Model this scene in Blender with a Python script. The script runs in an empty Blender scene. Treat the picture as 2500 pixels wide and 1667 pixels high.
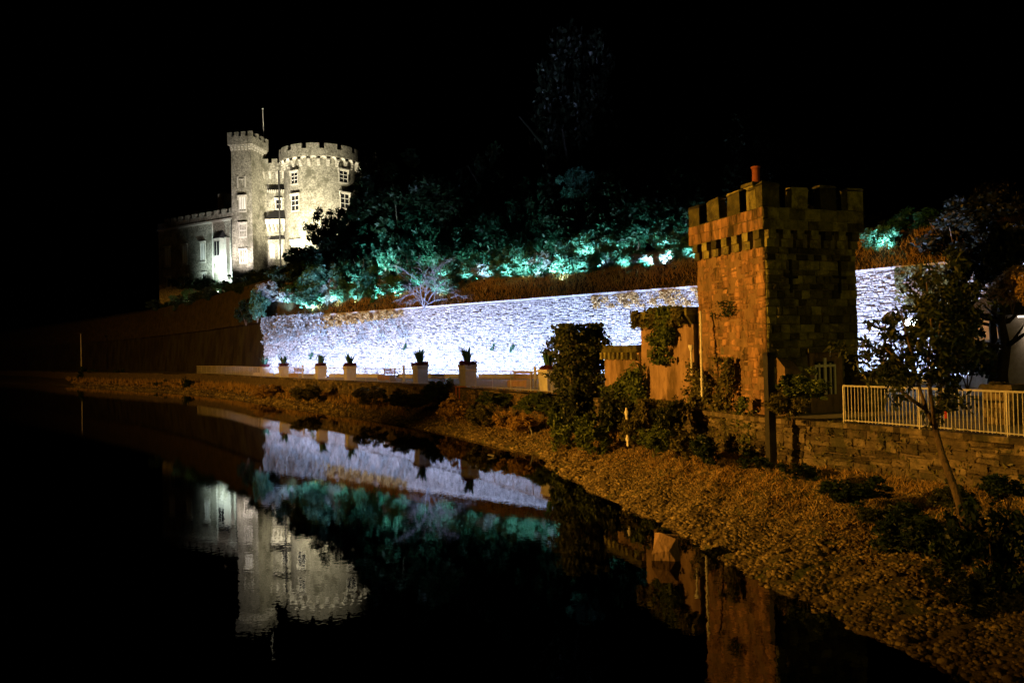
import bpy, math, random
import numpy as np
from mathutils import Vector, Matrix

random.seed(7)
RNG = np.random.default_rng(7)
R = math.radians
SC = bpy.context.scene
COL = SC.collection

# ------------------------------------------------------------------ camera
CAMZ, F, PITCH, ROLL = 4.6, 1800.0, R(0.716), R(1.3)
fwd = Vector((0, math.cos(PITCH), math.sin(PITCH)))
up0 = Vector((0, -math.sin(PITCH), math.cos(PITCH)))
rt0 = Vector((1, 0, 0))
rt = rt0 * math.cos(ROLL) - up0 * math.sin(ROLL)
up = up0 * math.cos(ROLL) + rt0 * math.sin(ROLL)
cam_d = bpy.data.cameras.new('camera')
cam = bpy.data.objects.new('camera', cam_d)
COL.objects.link(cam)
cam_d.sensor_width = 36.0
cam_d.lens = 36.0 * F / 2500.0
cam_d.clip_end = 3000
M3 = Matrix((rt, up, -fwd)).transposed()
cam.matrix_world = Matrix.Translation((0, 0, CAMZ)) @ M3.to_4x4()
SC.camera = cam

# ------------------------------------------------------------------ night sky
w = bpy.data.worlds.new('World')
SC.world = w
w.use_nodes = True
nt = w.node_tree
bg = nt.nodes['Background']
sky = nt.nodes.new('ShaderNodeTexSky')
sky.sky_type = 'NISHITA'
sky.sun_disc = False
sky.sun_elevation = R(-8)
sky.sun_rotation = R(200)
nt.links.new(sky.outputs['Color'], bg.inputs['Color'])
bg.inputs['Strength'].default_value = 0.02

SC.view_settings.view_transform = 'Standard'
SC.view_settings.look = 'None'
SC.view_settings.gamma = 1
SC.view_settings.exposure = 0
SC.cycles.use_denoising = True
SC.cycles.max_bounces = 5
SC.cycles.diffuse_bounces = 2
SC.cycles.glossy_bounces = 3
SC.cycles.transmission_bounces = 3
SC.cycles.transparent_max_bounces = 4
SC.cycles.sample_clamp_indirect = 4
SC.cycles.use_light_tree = True


def ray(px, py):
    return (rt * ((px - 1250) / F) + up * ((833.5 - py) / F) + fwd)


def W(px, py, d):
    """world point on the sight line of a photo pixel at distance d in front of the viewpoint"""
    v = ray(px, py)
    return Vector((0, 0, CAMZ)) + v * (d / v.y)


def G(px, py, z):
    v = ray(px, py)
    return Vector((0, 0, CAMZ)) + v * ((z - CAMZ) / v.z)


# ------------------------------------------------------------------ materials
MATS = {}


def mat(name, c1, c2=None, scale=3.0, rough=0.85, bump=0.0, bscale=20.0, rand=0.0, detail=6.0,
        metal=0.0, streak=0.0, c3=None, s3=1.0, spec=0.3):
    m = bpy.data.materials.new(name)
    m.use_nodes = True
    N, L = m.node_tree.nodes, m.node_tree.links
    p = N['Principled BSDF']
    p.inputs['Roughness'].default_value = rough
    p.inputs['Metallic'].default_value = metal
    p.inputs['Specular IOR Level'].default_value = spec
    tc = N.new('ShaderNodeTexCoord')
    geo = N.new('ShaderNodeNewGeometry')
    co = geo.outputs['Position']
    if streak:
        mp = N.new('ShaderNodeMapping')
        mp.inputs['Scale'].default_value = (1, 1, streak)
        L.new(co, mp.inputs['Vector'])
        co = mp.outputs['Vector']
    n1 = N.new('ShaderNodeTexNoise')
    n1.inputs['Scale'].default_value = scale
    n1.inputs['Detail'].default_value = detail
    n1.inputs['Roughness'].default_value = 0.65
    L.new(co, n1.inputs['Vector'])
    rp = N.new('ShaderNodeValToRGB')
    rp.color_ramp.elements[0].position = 0.36
    rp.color_ramp.elements[1].position = 0.64
    rp.color_ramp.elements[0].color = (*c1, 1)
    rp.color_ramp.elements[1].color = (*(c2 or c1), 1)
    L.new(n1.outputs['Fac'], rp.inputs['Fac'])
    out = rp.outputs['Color']
    if c3:
        n3 = N.new('ShaderNodeTexNoise')
        n3.inputs['Scale'].default_value = s3
        n3.inputs['Detail'].default_value = 8
        n3.inputs['Roughness'].default_value = 0.7
        L.new(co, n3.inputs['Vector'])
        r3 = N.new('ShaderNodeValToRGB')
        r3.color_ramp.elements[0].position = 0.5
        r3.color_ramp.elements[1].position = 0.62
        L.new(n3.outputs['Fac'], r3.inputs['Fac'])
        mx = N.new('ShaderNodeMixRGB')
        mx.inputs['Color2'].default_value = (*c3, 1)
        L.new(r3.outputs['Color'], mx.inputs['Fac'])
        L.new(out, mx.inputs['Color1'])
        out = mx.outputs['Color']
    if rand:
        oi = N.new('ShaderNodeObjectInfo')
        ad = N.new('ShaderNodeMath'); ad.operation = 'ADD'
        fr = N.new('ShaderNodeMath'); fr.operation = 'FRACT'
        L.new(oi.outputs['Random'], ad.inputs[0])
        L.new(geo.outputs['Random Per Island'], ad.inputs[1])
        L.new(ad.outputs[0], fr.inputs[0])
        mr = N.new('ShaderNodeMapRange')
        mr.inputs['To Min'].default_value = 1 - rand
        mr.inputs['To Max'].default_value = 1 + rand * 0.6
        L.new(fr.outputs[0], mr.inputs['Value'])
        hs = N.new('ShaderNodeHueSaturation')
        val = mr.outputs['Result']
        if rand >= 0.5:      # a few stones are much darker than the rest
            dk = N.new('ShaderNodeMapRange')
            dk.inputs['From Min'].default_value = 0.16; dk.inputs['From Max'].default_value = 0.2
            dk.inputs['To Min'].default_value = 0.42; dk.inputs['To Max'].default_value = 1.0
            fr2 = N.new('ShaderNodeMath'); fr2.operation = 'FRACT'
            m7 = N.new('ShaderNodeMath'); m7.operation = 'MULTIPLY'; m7.inputs[1].default_value = 7.31
            L.new(fr.outputs[0], m7.inputs[0]); L.new(m7.outputs[0], fr2.inputs[0]); L.new(fr2.outputs[0], dk.inputs['Value'])
            mm_ = N.new('ShaderNodeMath'); mm_.operation = 'MULTIPLY'
            L.new(val, mm_.inputs[0]); L.new(dk.outputs['Result'], mm_.inputs[1])
            val = mm_.outputs[0]
        L.new(val, hs.inputs['Value'])
        L.new(out, hs.inputs['Color'])
        out = hs.outputs['Color']
    L.new(out, p.inputs['Base Color'])
    if bump:
        nb = N.new('ShaderNodeTexNoise')
        nb.inputs['Scale'].default_value = bscale
        nb.inputs['Detail'].default_value = 5
        L.new(co, nb.inputs['Vector'])
        b = N.new('ShaderNodeBump')
        b.inputs['Strength'].default_value = bump
        b.inputs['Distance'].default_value = 0.05
        L.new(nb.outputs['Fac'], b.inputs['Height'])
        L.new(b.outputs['Normal'], p.inputs['Normal'])
    MATS[name] = m
    return m


def leafmat(name, ca, cb, trans=0.3, gloss=0.0):
    m = bpy.data.materials.new(name)
    m.use_nodes = True
    N, L = m.node_tree.nodes, m.node_tree.links
    p = N['Principled BSDF']
    p.inputs['Roughness'].default_value = 0.5
    p.inputs['Specular IOR Level'].default_value = 0.35
    geo = N.new('ShaderNodeNewGeometry')
    rp = N.new('ShaderNodeValToRGB')
    rp.color_ramp.elements[0].color = (*ca, 1)
    rp.color_ramp.elements[1].color = (*cb, 1)
    L.new(geo.outputs['Random Per Island'], rp.inputs['Fac'])
    L.new(rp.outputs['Color'], p.inputs['Base Color'])
    t = N.new('ShaderNodeBsdfTranslucent')
    L.new(rp.outputs['Color'], t.inputs['Color'])
    mx = N.new('ShaderNodeMixShader')
    mx.inputs['Fac'].default_value = trans
    L.new(p.outputs[0], mx.inputs[1])
    L.new(t.outputs[0], mx.inputs[2])
    L.new(mx.outputs[0], N['Material Output'].inputs['Surface'])
    MATS[name] = m
    return m


def emat(name, c, s):
    m = bpy.data.materials.new(name)
    m.use_nodes = True
    N, L = m.node_tree.nodes, m.node_tree.links
    p = N['Principled BSDF']
    p.inputs['Base Color'].default_value = (0.8, 0.8, 0.8, 1)
    p.inputs['Emission Color'].default_value = (*c, 1)
    p.inputs['Emission Strength'].default_value = s
    MATS[name] = m
    return m


mat('limestone', (0.22, 0.215, 0.21), (0.5, 0.49, 0.48), 3.2, bump=0.9, bscale=9, rand=0.34)
mat('limestone_mortar', (0.06, 0.06, 0.06), (0.14, 0.14, 0.14), 5, bump=0.6)
mat('coping', (0.45, 0.45, 0.44), (0.6, 0.6, 0.58), 3, bump=0.3)
mat('castle_stone', (0.11, 0.105, 0.085), (0.43, 0.41, 0.34), 3.4, bump=1.0, bscale=4.5, detail=9, c3=(0.12, 0.115, 0.085), s3=0.45)
mat('castle_trim', (0.38, 0.36, 0.31), (0.52, 0.5, 0.44), 4, bump=0.3)
mat('castle_window_frame', (0.72, 0.71, 0.68), (0.8, 0.79, 0.76), 4)
mat('slate', (0.03, 0.03, 0.035), (0.06, 0.06, 0.065), 4, bump=0.3)
mat('terracotta', (0.16, 0.045, 0.022), (0.26, 0.08, 0.04), 6, bump=0.3)
mat('tower_stone', (0.10, 0.102, 0.034), (0.27, 0.255, 0.095), 3.0, bump=1.0, bscale=16, rand=0.7, c3=(0.07, 0.065, 0.035), s3=1.6)  # lichen tint, with the lamp's olive cast put into the colour
mat('tower_mortar', (0.09, 0.08, 0.055), (0.17, 0.15, 0.1), 6, bump=0.7)
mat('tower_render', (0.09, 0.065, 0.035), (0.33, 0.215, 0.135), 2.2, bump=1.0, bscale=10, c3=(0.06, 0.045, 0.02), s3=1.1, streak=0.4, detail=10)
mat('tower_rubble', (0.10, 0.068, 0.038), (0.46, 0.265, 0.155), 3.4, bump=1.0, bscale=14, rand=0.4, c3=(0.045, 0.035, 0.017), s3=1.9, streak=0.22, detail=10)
mat('lodge_render', (0.17, 0.11, 0.07), (0.38, 0.26, 0.185), 1.8, bump=0.8, bscale=12, c3=(0.11, 0.075, 0.035), s3=0.8, streak=0.4, detail=9)
mat('river_stone', (0.08, 0.065, 0.045), (0.22, 0.175, 0.115), 2.4, bump=1.0, bscale=15, rand=0.5, c3=(0.05, 0.05, 0.03), s3=1.1)
mat('river_mortar', (0.06, 0.05, 0.035), (0.14, 0.11, 0.08), 3, bump=0.8, bscale=8)
mat('bank_soil', (0.07, 0.055, 0.03), (0.19, 0.15, 0.085), 1.4, bump=1.0, bscale=9, c3=(0.07, 0.09, 0.03), s3=0.5)
mat('pebble', (0.08, 0.062, 0.03), (0.31, 0.245, 0.125), 2.2, rough=0.7, bump=0.4, bscale=40, rand=0.65)
mat('path', (0.17, 0.17, 0.17), (0.26, 0.26, 0.255), 2, bump=0.3)
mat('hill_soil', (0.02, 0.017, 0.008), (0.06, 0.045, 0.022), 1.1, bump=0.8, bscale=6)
mat('bastion', (0.012, 0.010, 0.007), (0.04, 0.033, 0.022), 0.8, bump=0.9, bscale=4, c3=(0.04, 0.04, 0.02), s3=0.4, streak=0.4)  # stained stone, its unlit look is put into the near-black colour
mat('galvanised', (0.4, 0.4, 0.4), (0.56, 0.56, 0.56), 8, rough=0.45, metal=0.0, spec=0.6)
mat('dark_metal', (0.02, 0.02, 0.02), (0.035, 0.035, 0.035), 8, rough=0.5)
mat('white_paint', (0.72, 0.72, 0.7), (0.8, 0.8, 0.78), 6, rough=0.6)
mat('red_paint', (0.5, 0.04, 0.03), (0.6, 0.06, 0.04), 6, rough=0.5)
mat('planter_concrete', (0.55, 0.55, 0.54), (0.68, 0.68, 0.67), 5, bump=0.2)
mat('planter_heather', (0.10, 0.02, 0.04), (0.16, 0.04, 0.05), 12, bump=0.8, bscale=30)
mat('bench_wood', (0.22, 0.11, 0.05), (0.34, 0.18, 0.08), 4, rough=0.6, streak=0.2, bump=0.2)
mat('bark', (0.07, 0.05, 0.035), (0.15, 0.11, 0.075), 6, bump=1.0, bscale=18, streak=0.25)
mat('bark_dark', (0.012, 0.01, 0.007), (0.03, 0.024, 0.018), 6, bump=0.8, bscale=18)  # darkened bark copy, lack of light is put into its colour
mat('bark_pale', (0.15, 0.15, 0.16), (0.24, 0.24, 0.25), 6, bump=0.8, bscale=20)
mat('glass', (0.012, 0.013, 0.016), (0.02, 0.02, 0.022), 2, rough=0.08, spec=0.5)
mat('void', (0.006, 0.006, 0.006), (0.01, 0.01, 0.01), 2)
mat('warm_wall', (0.3, 0.25, 0.2), (0.42, 0.36, 0.3), 3, bump=0.4)
leafmat('leaf_tree', (0.006, 0.04, 0.02), (0.03, 0.12, 0.06))
leafmat('leaf_dark', (0.010, 0.022, 0.010), (0.028, 0.06, 0.024))
leafmat('leaf_bush', (0.03, 0.12, 0.07), (0.13, 0.32, 0.22))
leafmat('leaf_teal', (0.01, 0.08, 0.045), (0.045, 0.2, 0.12))
leafmat('leaf_pale', (0.26, 0.29, 0.30), (0.42, 0.45, 0.46))
leafmat('leaf_ivy', (0.025, 0.05, 0.01), (0.12, 0.17, 0.035), 0.2)
leafmat('leaf_unlit', (0.004, 0.006, 0.003), (0.014, 0.02, 0.009), 0.15)  # near-black colour stands in for crowns that no lamp reaches
leafmat('leaf_gloom', (0.012, 0.022, 0.006), (0.05, 0.065, 0.016), 0.15)
leafmat('leaf_olive', (0.06, 0.065, 0.02), (0.15, 0.14, 0.045), 0.2)
leafmat('leaf_dry', (0.26, 0.165, 0.055), (0.52, 0.35, 0.135), 0.3)
leafmat('leaf_hay', (0.36, 0.22, 0.07), (0.66, 0.44, 0.16), 0.3)
leafmat('leaf_spike', (0.02, 0.08, 0.05), (0.06, 0.16, 0.10), 0.15)
emat('lens_white', (0.85, 0.92, 1.0), 40)
emat('lens_small', (0.75, 0.85, 1.0), 14)
emat('lens_sodium', (1.0, 0.55, 0.15), 30)
emat('lens_warm', (1.0, 0.95, 0.75), 12)
emat('lens_dim', (1.0, 0.85, 0.68), 2)

# water
wm = bpy.data.materials.new('river_water')
wm.use_nodes = True
N, L = wm.node_tree.nodes, wm.node_tree.links
p = N['Principled BSDF']
p.inputs['Base Color'].default_value = (0.0, 0.0, 0.0, 1)
p.inputs['Roughness'].default_value = 0.006
p.inputs['IOR'].default_value = 1.33
geo = N.new('ShaderNodeNewGeometry')
n1 = N.new('ShaderNodeTexNoise'); n1.inputs['Scale'].default_value = 6.0; n1.inputs['Detail'].default_value = 2
n2 = N.new('ShaderNodeTexNoise'); n2.inputs['Scale'].default_value = 0.25; n2.inputs['Detail'].default_value = 2
L.new(geo.outputs['Position'], n1.inputs['Vector']); L.new(geo.outputs['Position'], n2.inputs['Vector'])
ad = N.new('ShaderNodeMath'); ad.operation = 'ADD'
mu = N.new('ShaderNodeMath'); mu.operation = 'MULTIPLY'; mu.inputs[1].default_value = 0.5
L.new(n2.outputs['Fac'], mu.inputs[0])
L.new(n1.outputs['Fac'], ad.inputs[0]); L.new(mu.outputs[0], ad.inputs[1])
bp = N.new('ShaderNodeBump'); bp.inputs['Strength'].default_value = 0.012; bp.inputs['Distance'].default_value = 0.06
L.new(ad.outputs[0], bp.inputs['Height']); L.new(bp.outputs['Normal'], p.inputs['Normal'])
MATS['river_water'] = wm


# ------------------------------------------------------------------ mesh helpers
def link(o, parent=None):
    COL.objects.link(o)
    if parent is not None:
        o.parent = parent
    return o


def mesh_np(name, V, Fc, material, parent=None, smooth=False, loc=None):
    """V (n,3) float, Fc (m,k) int -> one mesh object"""
    V = np.asarray(V, dtype=np.float32)
    Fc = np.asarray(Fc, dtype=np.int32)
    me = bpy.data.meshes.new(name)
    k = Fc.shape[1]
    me.vertices.add(len(V)); me.vertices.foreach_set('co', V.ravel())
    me.loops.add(Fc.size); me.loops.foreach_set('vertex_index', Fc.ravel())
    me.polygons.add(len(Fc)); me.polygons.foreach_set('loop_start', np.arange(0, Fc.size, k, dtype=np.int32))
    if smooth:
        me.polygons.foreach_set('use_smooth', np.ones(len(Fc), dtype=bool))
    me.update(calc_edges=True)
    me.materials.append(MATS[material])
    o = link(bpy.data.objects.new(name, me), parent)
    if loc is not None:
        o.location = loc
    return o


class MB:
    def __init__(s):
        s.v, s.f = [], []

    def add(s, vs, fs):
        b = len(s.v)
        s.v += [tuple(x) for x in vs]
        s.f += [tuple(i + b for i in q) for q in fs]
        return s

    def box(s, x0, x1, y0, y1, z0, z1):
        return s.add([(x0, y0, z0), (x1, y0, z0), (x1, y1, z0), (x0, y1, z0),
                      (x0, y0, z1), (x1, y0, z1), (x1, y1, z1), (x0, y1, z1)],
                     [(0, 3, 2, 1), (4, 5, 6, 7), (0, 1, 5, 4), (1, 2, 6, 5), (2, 3, 7, 6), (3, 0, 4, 7)])

    def taper(s, x0, x1, y0, y1, z0, z1, i):
        return s.add([(x0, y0, z0), (x1, y0, z0), (x1, y1, z0), (x0, y1, z0),
                      (x0 + i, y0 + i, z1), (x1 - i, y0 + i, z1), (x1 - i, y1 - i, z1), (x0 + i, y1 - i, z1)],
                     [(0, 3, 2, 1), (4, 5, 6, 7), (0, 1, 5, 4), (1, 2, 6, 5), (2, 3, 7, 6), (3, 0, 4, 7)])

    def tube(s, pts, rad, n=8):
        pts = [Vector(q) for q in pts]
        rad = rad if isinstance(rad, (list, tuple)) else [rad] * len(pts)
        rings = []
        for i, q in enumerate(pts):
            t = (pts[min(i + 1, len(pts) - 1)] - pts[max(i - 1, 0)]).normalized()
            a = t.cross(Vector((0.31, 0.87, 0.38)))
            if a.length < 1e-3:
                a = t.cross(Vector((1, 0, 0)))
            a.normalize(); b = t.cross(a)
            rings.append([q + (a * math.cos(2 * math.pi * k / n) + b * math.sin(2 * math.pi * k / n)) * rad[i] for k in range(n)])
        base = [x for r_ in rings for x in r_]
        fs = []
        for i in range(len(pts) - 1):
            for k in range(n):
                fs.append((i * n + k, i * n + (k + 1) % n, (i + 1) * n + (k + 1) % n, (i + 1) * n + k))
        fs.append(tuple(range(n))[::-1]); fs.append(tuple(range((len(pts) - 1) * n, len(pts) * n)))
        return s.add(base, fs)

    def lathe(s, prof, n=24, a0=0.0, a1=2 * math.pi, cx=0, cy=0):
        full = abs(a1 - a0 - 2 * math.pi) < 1e-6
        m = n if full else n + 1
        vs = []
        for k in range(m):
            a = a0 + (a1 - a0) * k / n
            for r_, z in prof:
                vs.append((cx + r_ * math.cos(a), cy + r_ * math.sin(a), z))
        q = len(prof); fs = []
        for k in range(n):
            k2 = (k + 1) % m
            for j in range(q - 1):
                fs.append((k * q + j, k2 * q + j, k2 * q + j + 1, k * q + j + 1))
        return s.add(vs, fs)

    def sector(s, r0, r1, a0, a1, z0, z1, n=3):
        vs = []
        for k in range(n + 1):
            a = a0 + (a1 - a0) * k / n
            c, d = math.cos(a), math.sin(a)
            vs += [(r0 * c, r0 * d, z0), (r1 * c, r1 * d, z0), (r1 * c, r1 * d, z1), (r0 * c, r0 * d, z1)]
        fs = [(0, 1, 2, 3), (4 * n + 3, 4 * n + 2, 4 * n + 1, 4 * n)]
        for k in range(n):
            for j in range(4):
                fs.append((4 * k + j, 4 * k + 4 + j, 4 * k + 4 + (j + 1) % 4, 4 * k + (j + 1) % 4))
        return s.add(vs, fs)

    def build(s, name, material, parent=None, smooth=False):
        me = bpy.data.meshes.new(name)
        me.from_pydata(s.v, [], s.f)
        me.update()
        if smooth:
            for q in me.polygons:
                q.use_smooth = True
        me.materials.append(MATS[material])
        return link(bpy.data.objects.new(name, me), parent)


ORD = ['first', 'second', 'third', 'fourth', 'fifth', 'sixth', 'seventh', 'eighth', 'ninth', 'tenth', 'eleventh', 'twelfth', 'thirteenth', 'fourteenth', 'fifteenth',
       'sixteenth', 'seventeenth', 'eighteenth', 'nineteenth', 'twentieth']
ORD += ['twenty-' + o_ for o_ in ORD[:9]] + ['thirtieth'] + ['thirty-' + o_ for o_ in ORD[:9]] + ['fortieth'] + ['forty-' + o_ for o_ in ORD[:9]]


def tag(o, label=None, cat=None, group=None, kind=None):
    if label: o['label'] = label
    if cat: o['category'] = cat
    if group: o['group'] = group
    if kind: o['kind'] = kind
    return o


def thing(name, label, cat, loc=(0, 0, 0), rz=0.0, group=None):
    o = link(bpy.data.objects.new(name, None))
    o.empty_display_size = 0.3
    o.location = loc; o.rotation_euler = (0, 0, rz)
    return tag(o, label, cat, group)


def inst(name, me, parent, loc, rot=(0, 0, 0), scale=(1, 1, 1)):
    o = bpy.data.objects.new(name, me)
    o.location = loc; o.rotation_euler = rot; o.scale = scale
    return link(o, parent)


def spot(parent, loc, target, power, color, angle=120, blend=0.6, radius=0.15):
    ld = bpy.data.lights.new('lamp_light', 'SPOT')
    ld.energy = power; ld.color = color; ld.spot_size = R(angle); ld.spot_blend = blend; ld.shadow_soft_size = radius
    o = bpy.data.objects.new('lamp_light', ld)
    link(o, parent)
    o.location = loc
    o.rotation_euler = (Vector(target) - Vector(loc)).to_track_quat('-Z', 'Y').to_euler()
    return o


def point(parent, loc, power, color, radius=0.15):
    ld = bpy.data.lights.new('lamp_light', 'POINT')
    ld.energy = power; ld.color = color; ld.shadow_soft_size = radius
    o = bpy.data.objects.new('lamp_light', ld)
    link(o, parent); o.location = loc
    return o


# ------------------------------------------------------------------ plan of the place (metres)
def catmull(P, n):
    P = [np.array(q, float) for q in P]
    P = [2 * P[0] - P[1]] + P + [2 * P[-1] - P[-2]]
    out = []
    for i in range(1, len(P) - 2):
        for k in range(n):
            t = k / n
            a, b, c, d = P[i - 1], P[i], P[i + 1], P[i + 2]
            out.append(0.5 * ((2 * b) + (-a + c) * t + (2 * a - 5 * b + 4 * c - d) * t * t + (-a + 3 * b - 3 * c + d) * t ** 3))
    out.append(P[-2])
    return np.array(out)


ZP, ZF = 2.3, 0.95            # path level, foot of the river wall
WALL_PTS = [(19, 3), (15, 11), (11.8, 17), (10.1, 20.3), (8, 23.3), (6.95, 26.1), (5.2, 30.9), (3.8, 34.7), (2.7, 37.6),
            (-7.6, 54.5), (-27, 81), (-46, 107), (-90, 150), (-144, 207), (-260, 300)]
WATER_PTS = [(7, 2), (6.1, 9), (5.2, 12.6), (4.35, 15.6), (4.0, 18.4), (3.0, 21.8), (1.9, 26.3), (1.3, 29.3), (0.8, 32.2),
             (-6.3, 45.7), (-21.5, 69), (-40, 93), (-75, 128), (-110, 160), (-200, 230)]
WALL = catmull(WALL_PTS, 16)
WATER = catmull(WATER_PTS, 16)
LIT_PTS = [(42, 22), (33, 34.5), (24.9, 44), (14.4, 56), (-22.8, 85), (-30.6, 91)]
BAST_PTS = [(-30.6, 91), (-50, 118), (-76, 150), (-120, 195), (-230, 300)]


def poly_off(x, y, P):
    """distance behind a polyline (positive to its right-hand/back side) and fraction along"""
    best = None
    for i in range(len(P) - 1):
        ax, ay = P[i]; bx, by = P[i + 1]
        dx, dy = bx - ax, by - ay
        l2 = dx * dx + dy * dy
        t = ((x - ax) * dx + (y - ay) * dy) / l2
        tc = min(1, max(0, t))
        qx, qy = ax + dx * tc, ay + dy * tc
        dd = math.hypot(x - qx, y - qy)
        side = dx * (y - ay) - dy * (x - ax)
        if best is None or dd < best[0]:
            best = (dd, -1 if side > 0 else 1, i + tc)
    return best[0] * best[1], best[2]


FULL = LIT_PTS + BAST_PTS[1:]
ZTOP, ZBAST, ZPLAT = 9.2, 14.0, 18.6


def hill_z(x, y):
    o, t = poly_off(x, y, FULL)
    k = min(1, max(0, (t - 4.0) / 1.2))
    z0 = ZTOP - 0.25 + (ZBAST - 0.2 - (ZTOP - 0.25)) * (1 if t > 5.0 else k ** 0.7 if t > 4 else 0)
    o = max(0, o)
    if t < 4.4:
        z = z0 + min(o, 5.0) * 0.56 + max(0, min(1, (o - 5.0) / 32)) * (ZPLAT - z0 - 2.8)
    else:
        z = z0 + (ZPLAT - z0) * min(1, o / 24) ** 0.8
    z += 0.25 * math.sin(x * 0.7 + y * 0.35) * min(1, o / 3) * math.sin(y * 0.5) * (1 if o < 26 else 0)
    return z


# ------------------------------------------------------------------ setting: river, bank, path, hill
o = mesh_np('river_water', [(-900, -60, 0), (30, -60, 0), (30, 60, 0), (-10, 300, 0), (-300, 900, 0), (-900, 900, 0)], [(0, 1, 2, 3, 4, 5)], 'river_water')
tag(o, kind='structure')

rows = [(-0.35, -0.9), (-0.12, -0.32), (0.0, -0.03), (0.05, 0.07), (0.14, 0.18), (0.25, 0.28), (0.38, 0.40), (0.5, 0.5), (0.63, 0.62), (0.78, 0.78), (0.9, 0.9), (1.03, 0.98)]
nst = len(WALL)
BV = []
for i in range(nst):
    a, b = WATER[i], WALL[i]
    for j, (t, z) in enumerate(rows):
        q = a + (b - a) * t
        n_ = 0.10 * math.sin(i * 0.9 + j) * math.sin(j * 1.7 + i * 0.37)
        jit = n_ * (1 if 1 < j < 11 else 0)
        qx = q[0] + (0.07 * math.sin(i * 0.55) + 0.04 * math.sin(i * 1.7)) * (1 if j < 6 else 0)
        BV.append((qx, q[1], z * ZF / 0.98 + jit * 0.8))
BFc = []
nr = len(rows)
for i in range(nst - 1):
    for j in range(nr - 1):
        BFc.append((i * nr + j, i * nr + j + 1, (i + 1) * nr + j + 1, (i + 1) * nr + j))
bank = tag(mesh_np('river_bank', BV, BFc, 'bank_soil', smooth=True), kind='structure')
BV = np.array(BV)


def bank_pt(i, t):
    """point on the bank at station i (float) and fraction t across"""
    i = min(max(i, 0), nst - 1.001)
    i0 = int(i); fi = i - i0
    ts = [r_[0] for r_ in rows]
    j = 0
    while j < nr - 2 and ts[j + 1] < t:
        j += 1
    fj = (t - ts[j]) / (ts[j + 1] - ts[j])
    P = lambda a, b: BV[a * nr + b]
    return (P(i0, j) * (1 - fi) * (1 - fj) + P(i0 + 1, j) * fi * (1 - fj) + P(i0, j + 1) * (1 - fi) * fj + P(i0 + 1, j + 1) * fi * fj)


# path (between river wall and lit wall)
PV, PF = [], []
LITC = np.array(LIT_PTS + BAST_PTS[1:], float)
back = []
seg = np.linspace(0, len(LITC) - 1, nst)
for s_ in seg:
    i = min(int(s_), len(LITC) - 2)
    back.append(LITC[i] + (LITC[i + 1] - LITC[i]) * (s_ - i))
back = np.array(back)
for i in range(nst):
    PV += [(WALL[i][0], WALL[i][1], ZP - 0.01), (back[i][0], back[i][1], ZP - 0.01)]
for i in range(nst - 1):
    PF.append((2 * i, 2 * i + 1, 2 * i + 3, 2 * i + 2))
tag(mesh_np('riverside_path', PV, PF, 'path'), kind='structure')

# hill behind the walls
HV, HF = [], []
offs = [0.0, 0.35, 1.2, 2.4, 3.6, 5, 6.5, 8.5, 11, 14, 18, 24, 32, 60, 120, 260]
st = []
for i in range(len(FULL) - 1):
    a, b = np.array(FULL[i], float), np.array(FULL[i + 1], float)
    m = max(2, int(np.linalg.norm(b - a) / 3.0))
    for k in range(m):
        st.append(a + (b - a) * k / m)
st.append(np.array(FULL[-1], float))
nrm = Vector((0.80, 0.60))
for q in st:
    for of in offs:
        x, y = q[0] + nrm.x * of, q[1] + nrm.y * of
        HV.append((x, y, hill_z(x, y) if of > 0 else ZTOP - 0.35))
no = len(offs)
for i in range(len(st) - 1):
    for j in range(no - 1):
        HF.append((i * no + j, i * no + j + 1, (i + 1) * no + j + 1, (i + 1) * no + j))
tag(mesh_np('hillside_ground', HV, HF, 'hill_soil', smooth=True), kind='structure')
# the opposite quay and the bridge deck the viewer stands on (outside the frame)
mb = MB(); mb.box(-120, -34, -20, 26, -1, 1.6)
tag(mb.build('opposite_quay_ground', 'path'), kind='structure')

# ------------------------------------------------------------------ masonry
STONES = []
for k in range(16):
    rr = random.Random(100 + k)
    j = lambda a: rr.uniform(-a, a)
    vs = []
    for (x, z) in ((-.5, -.5), (.5, -.5), (.5, .5), (-.5, .5)):
        vs.append((x, 0, z))
    mid = [(x + j(.05), -0.55 + j(.2), z + j(.10)) for (x, z) in ((-.49, -.48), (.49, -.48), (.49, .48), (-.49, .48))]
    fr = [(x + j(.10), -0.9 + j(.28), z + j(.14)) for (x, z) in ((-.38, -.33), (.38, -.33), (.38, .33), (-.38, .33))]
    vs += mid + fr
    fs = [(8, 9, 10, 11)]
    for a in range(4):
        b = (a + 1) % 4
        fs.append((a, b, 4 + b, 4 + a)); fs.append((4 + a, 4 + b, 8 + b, 8 + a))
    STONES.append((np.array(vs), np.array(fs)))
_stone_me = {}


def stone_mesh(k, material):
    if (k, material) not in _stone_me:
        me = bpy.data.meshes.new('stone')
        me.from_pydata([tuple(q) for q in STONES[k][0]], [], [tuple(int(i) for i in q) for q in STONES[k][1]])
        me.materials.append(MATS[material]); me.update()
        _stone_me[(k, material)] = me
    return _stone_me[(k, material)]


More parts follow.
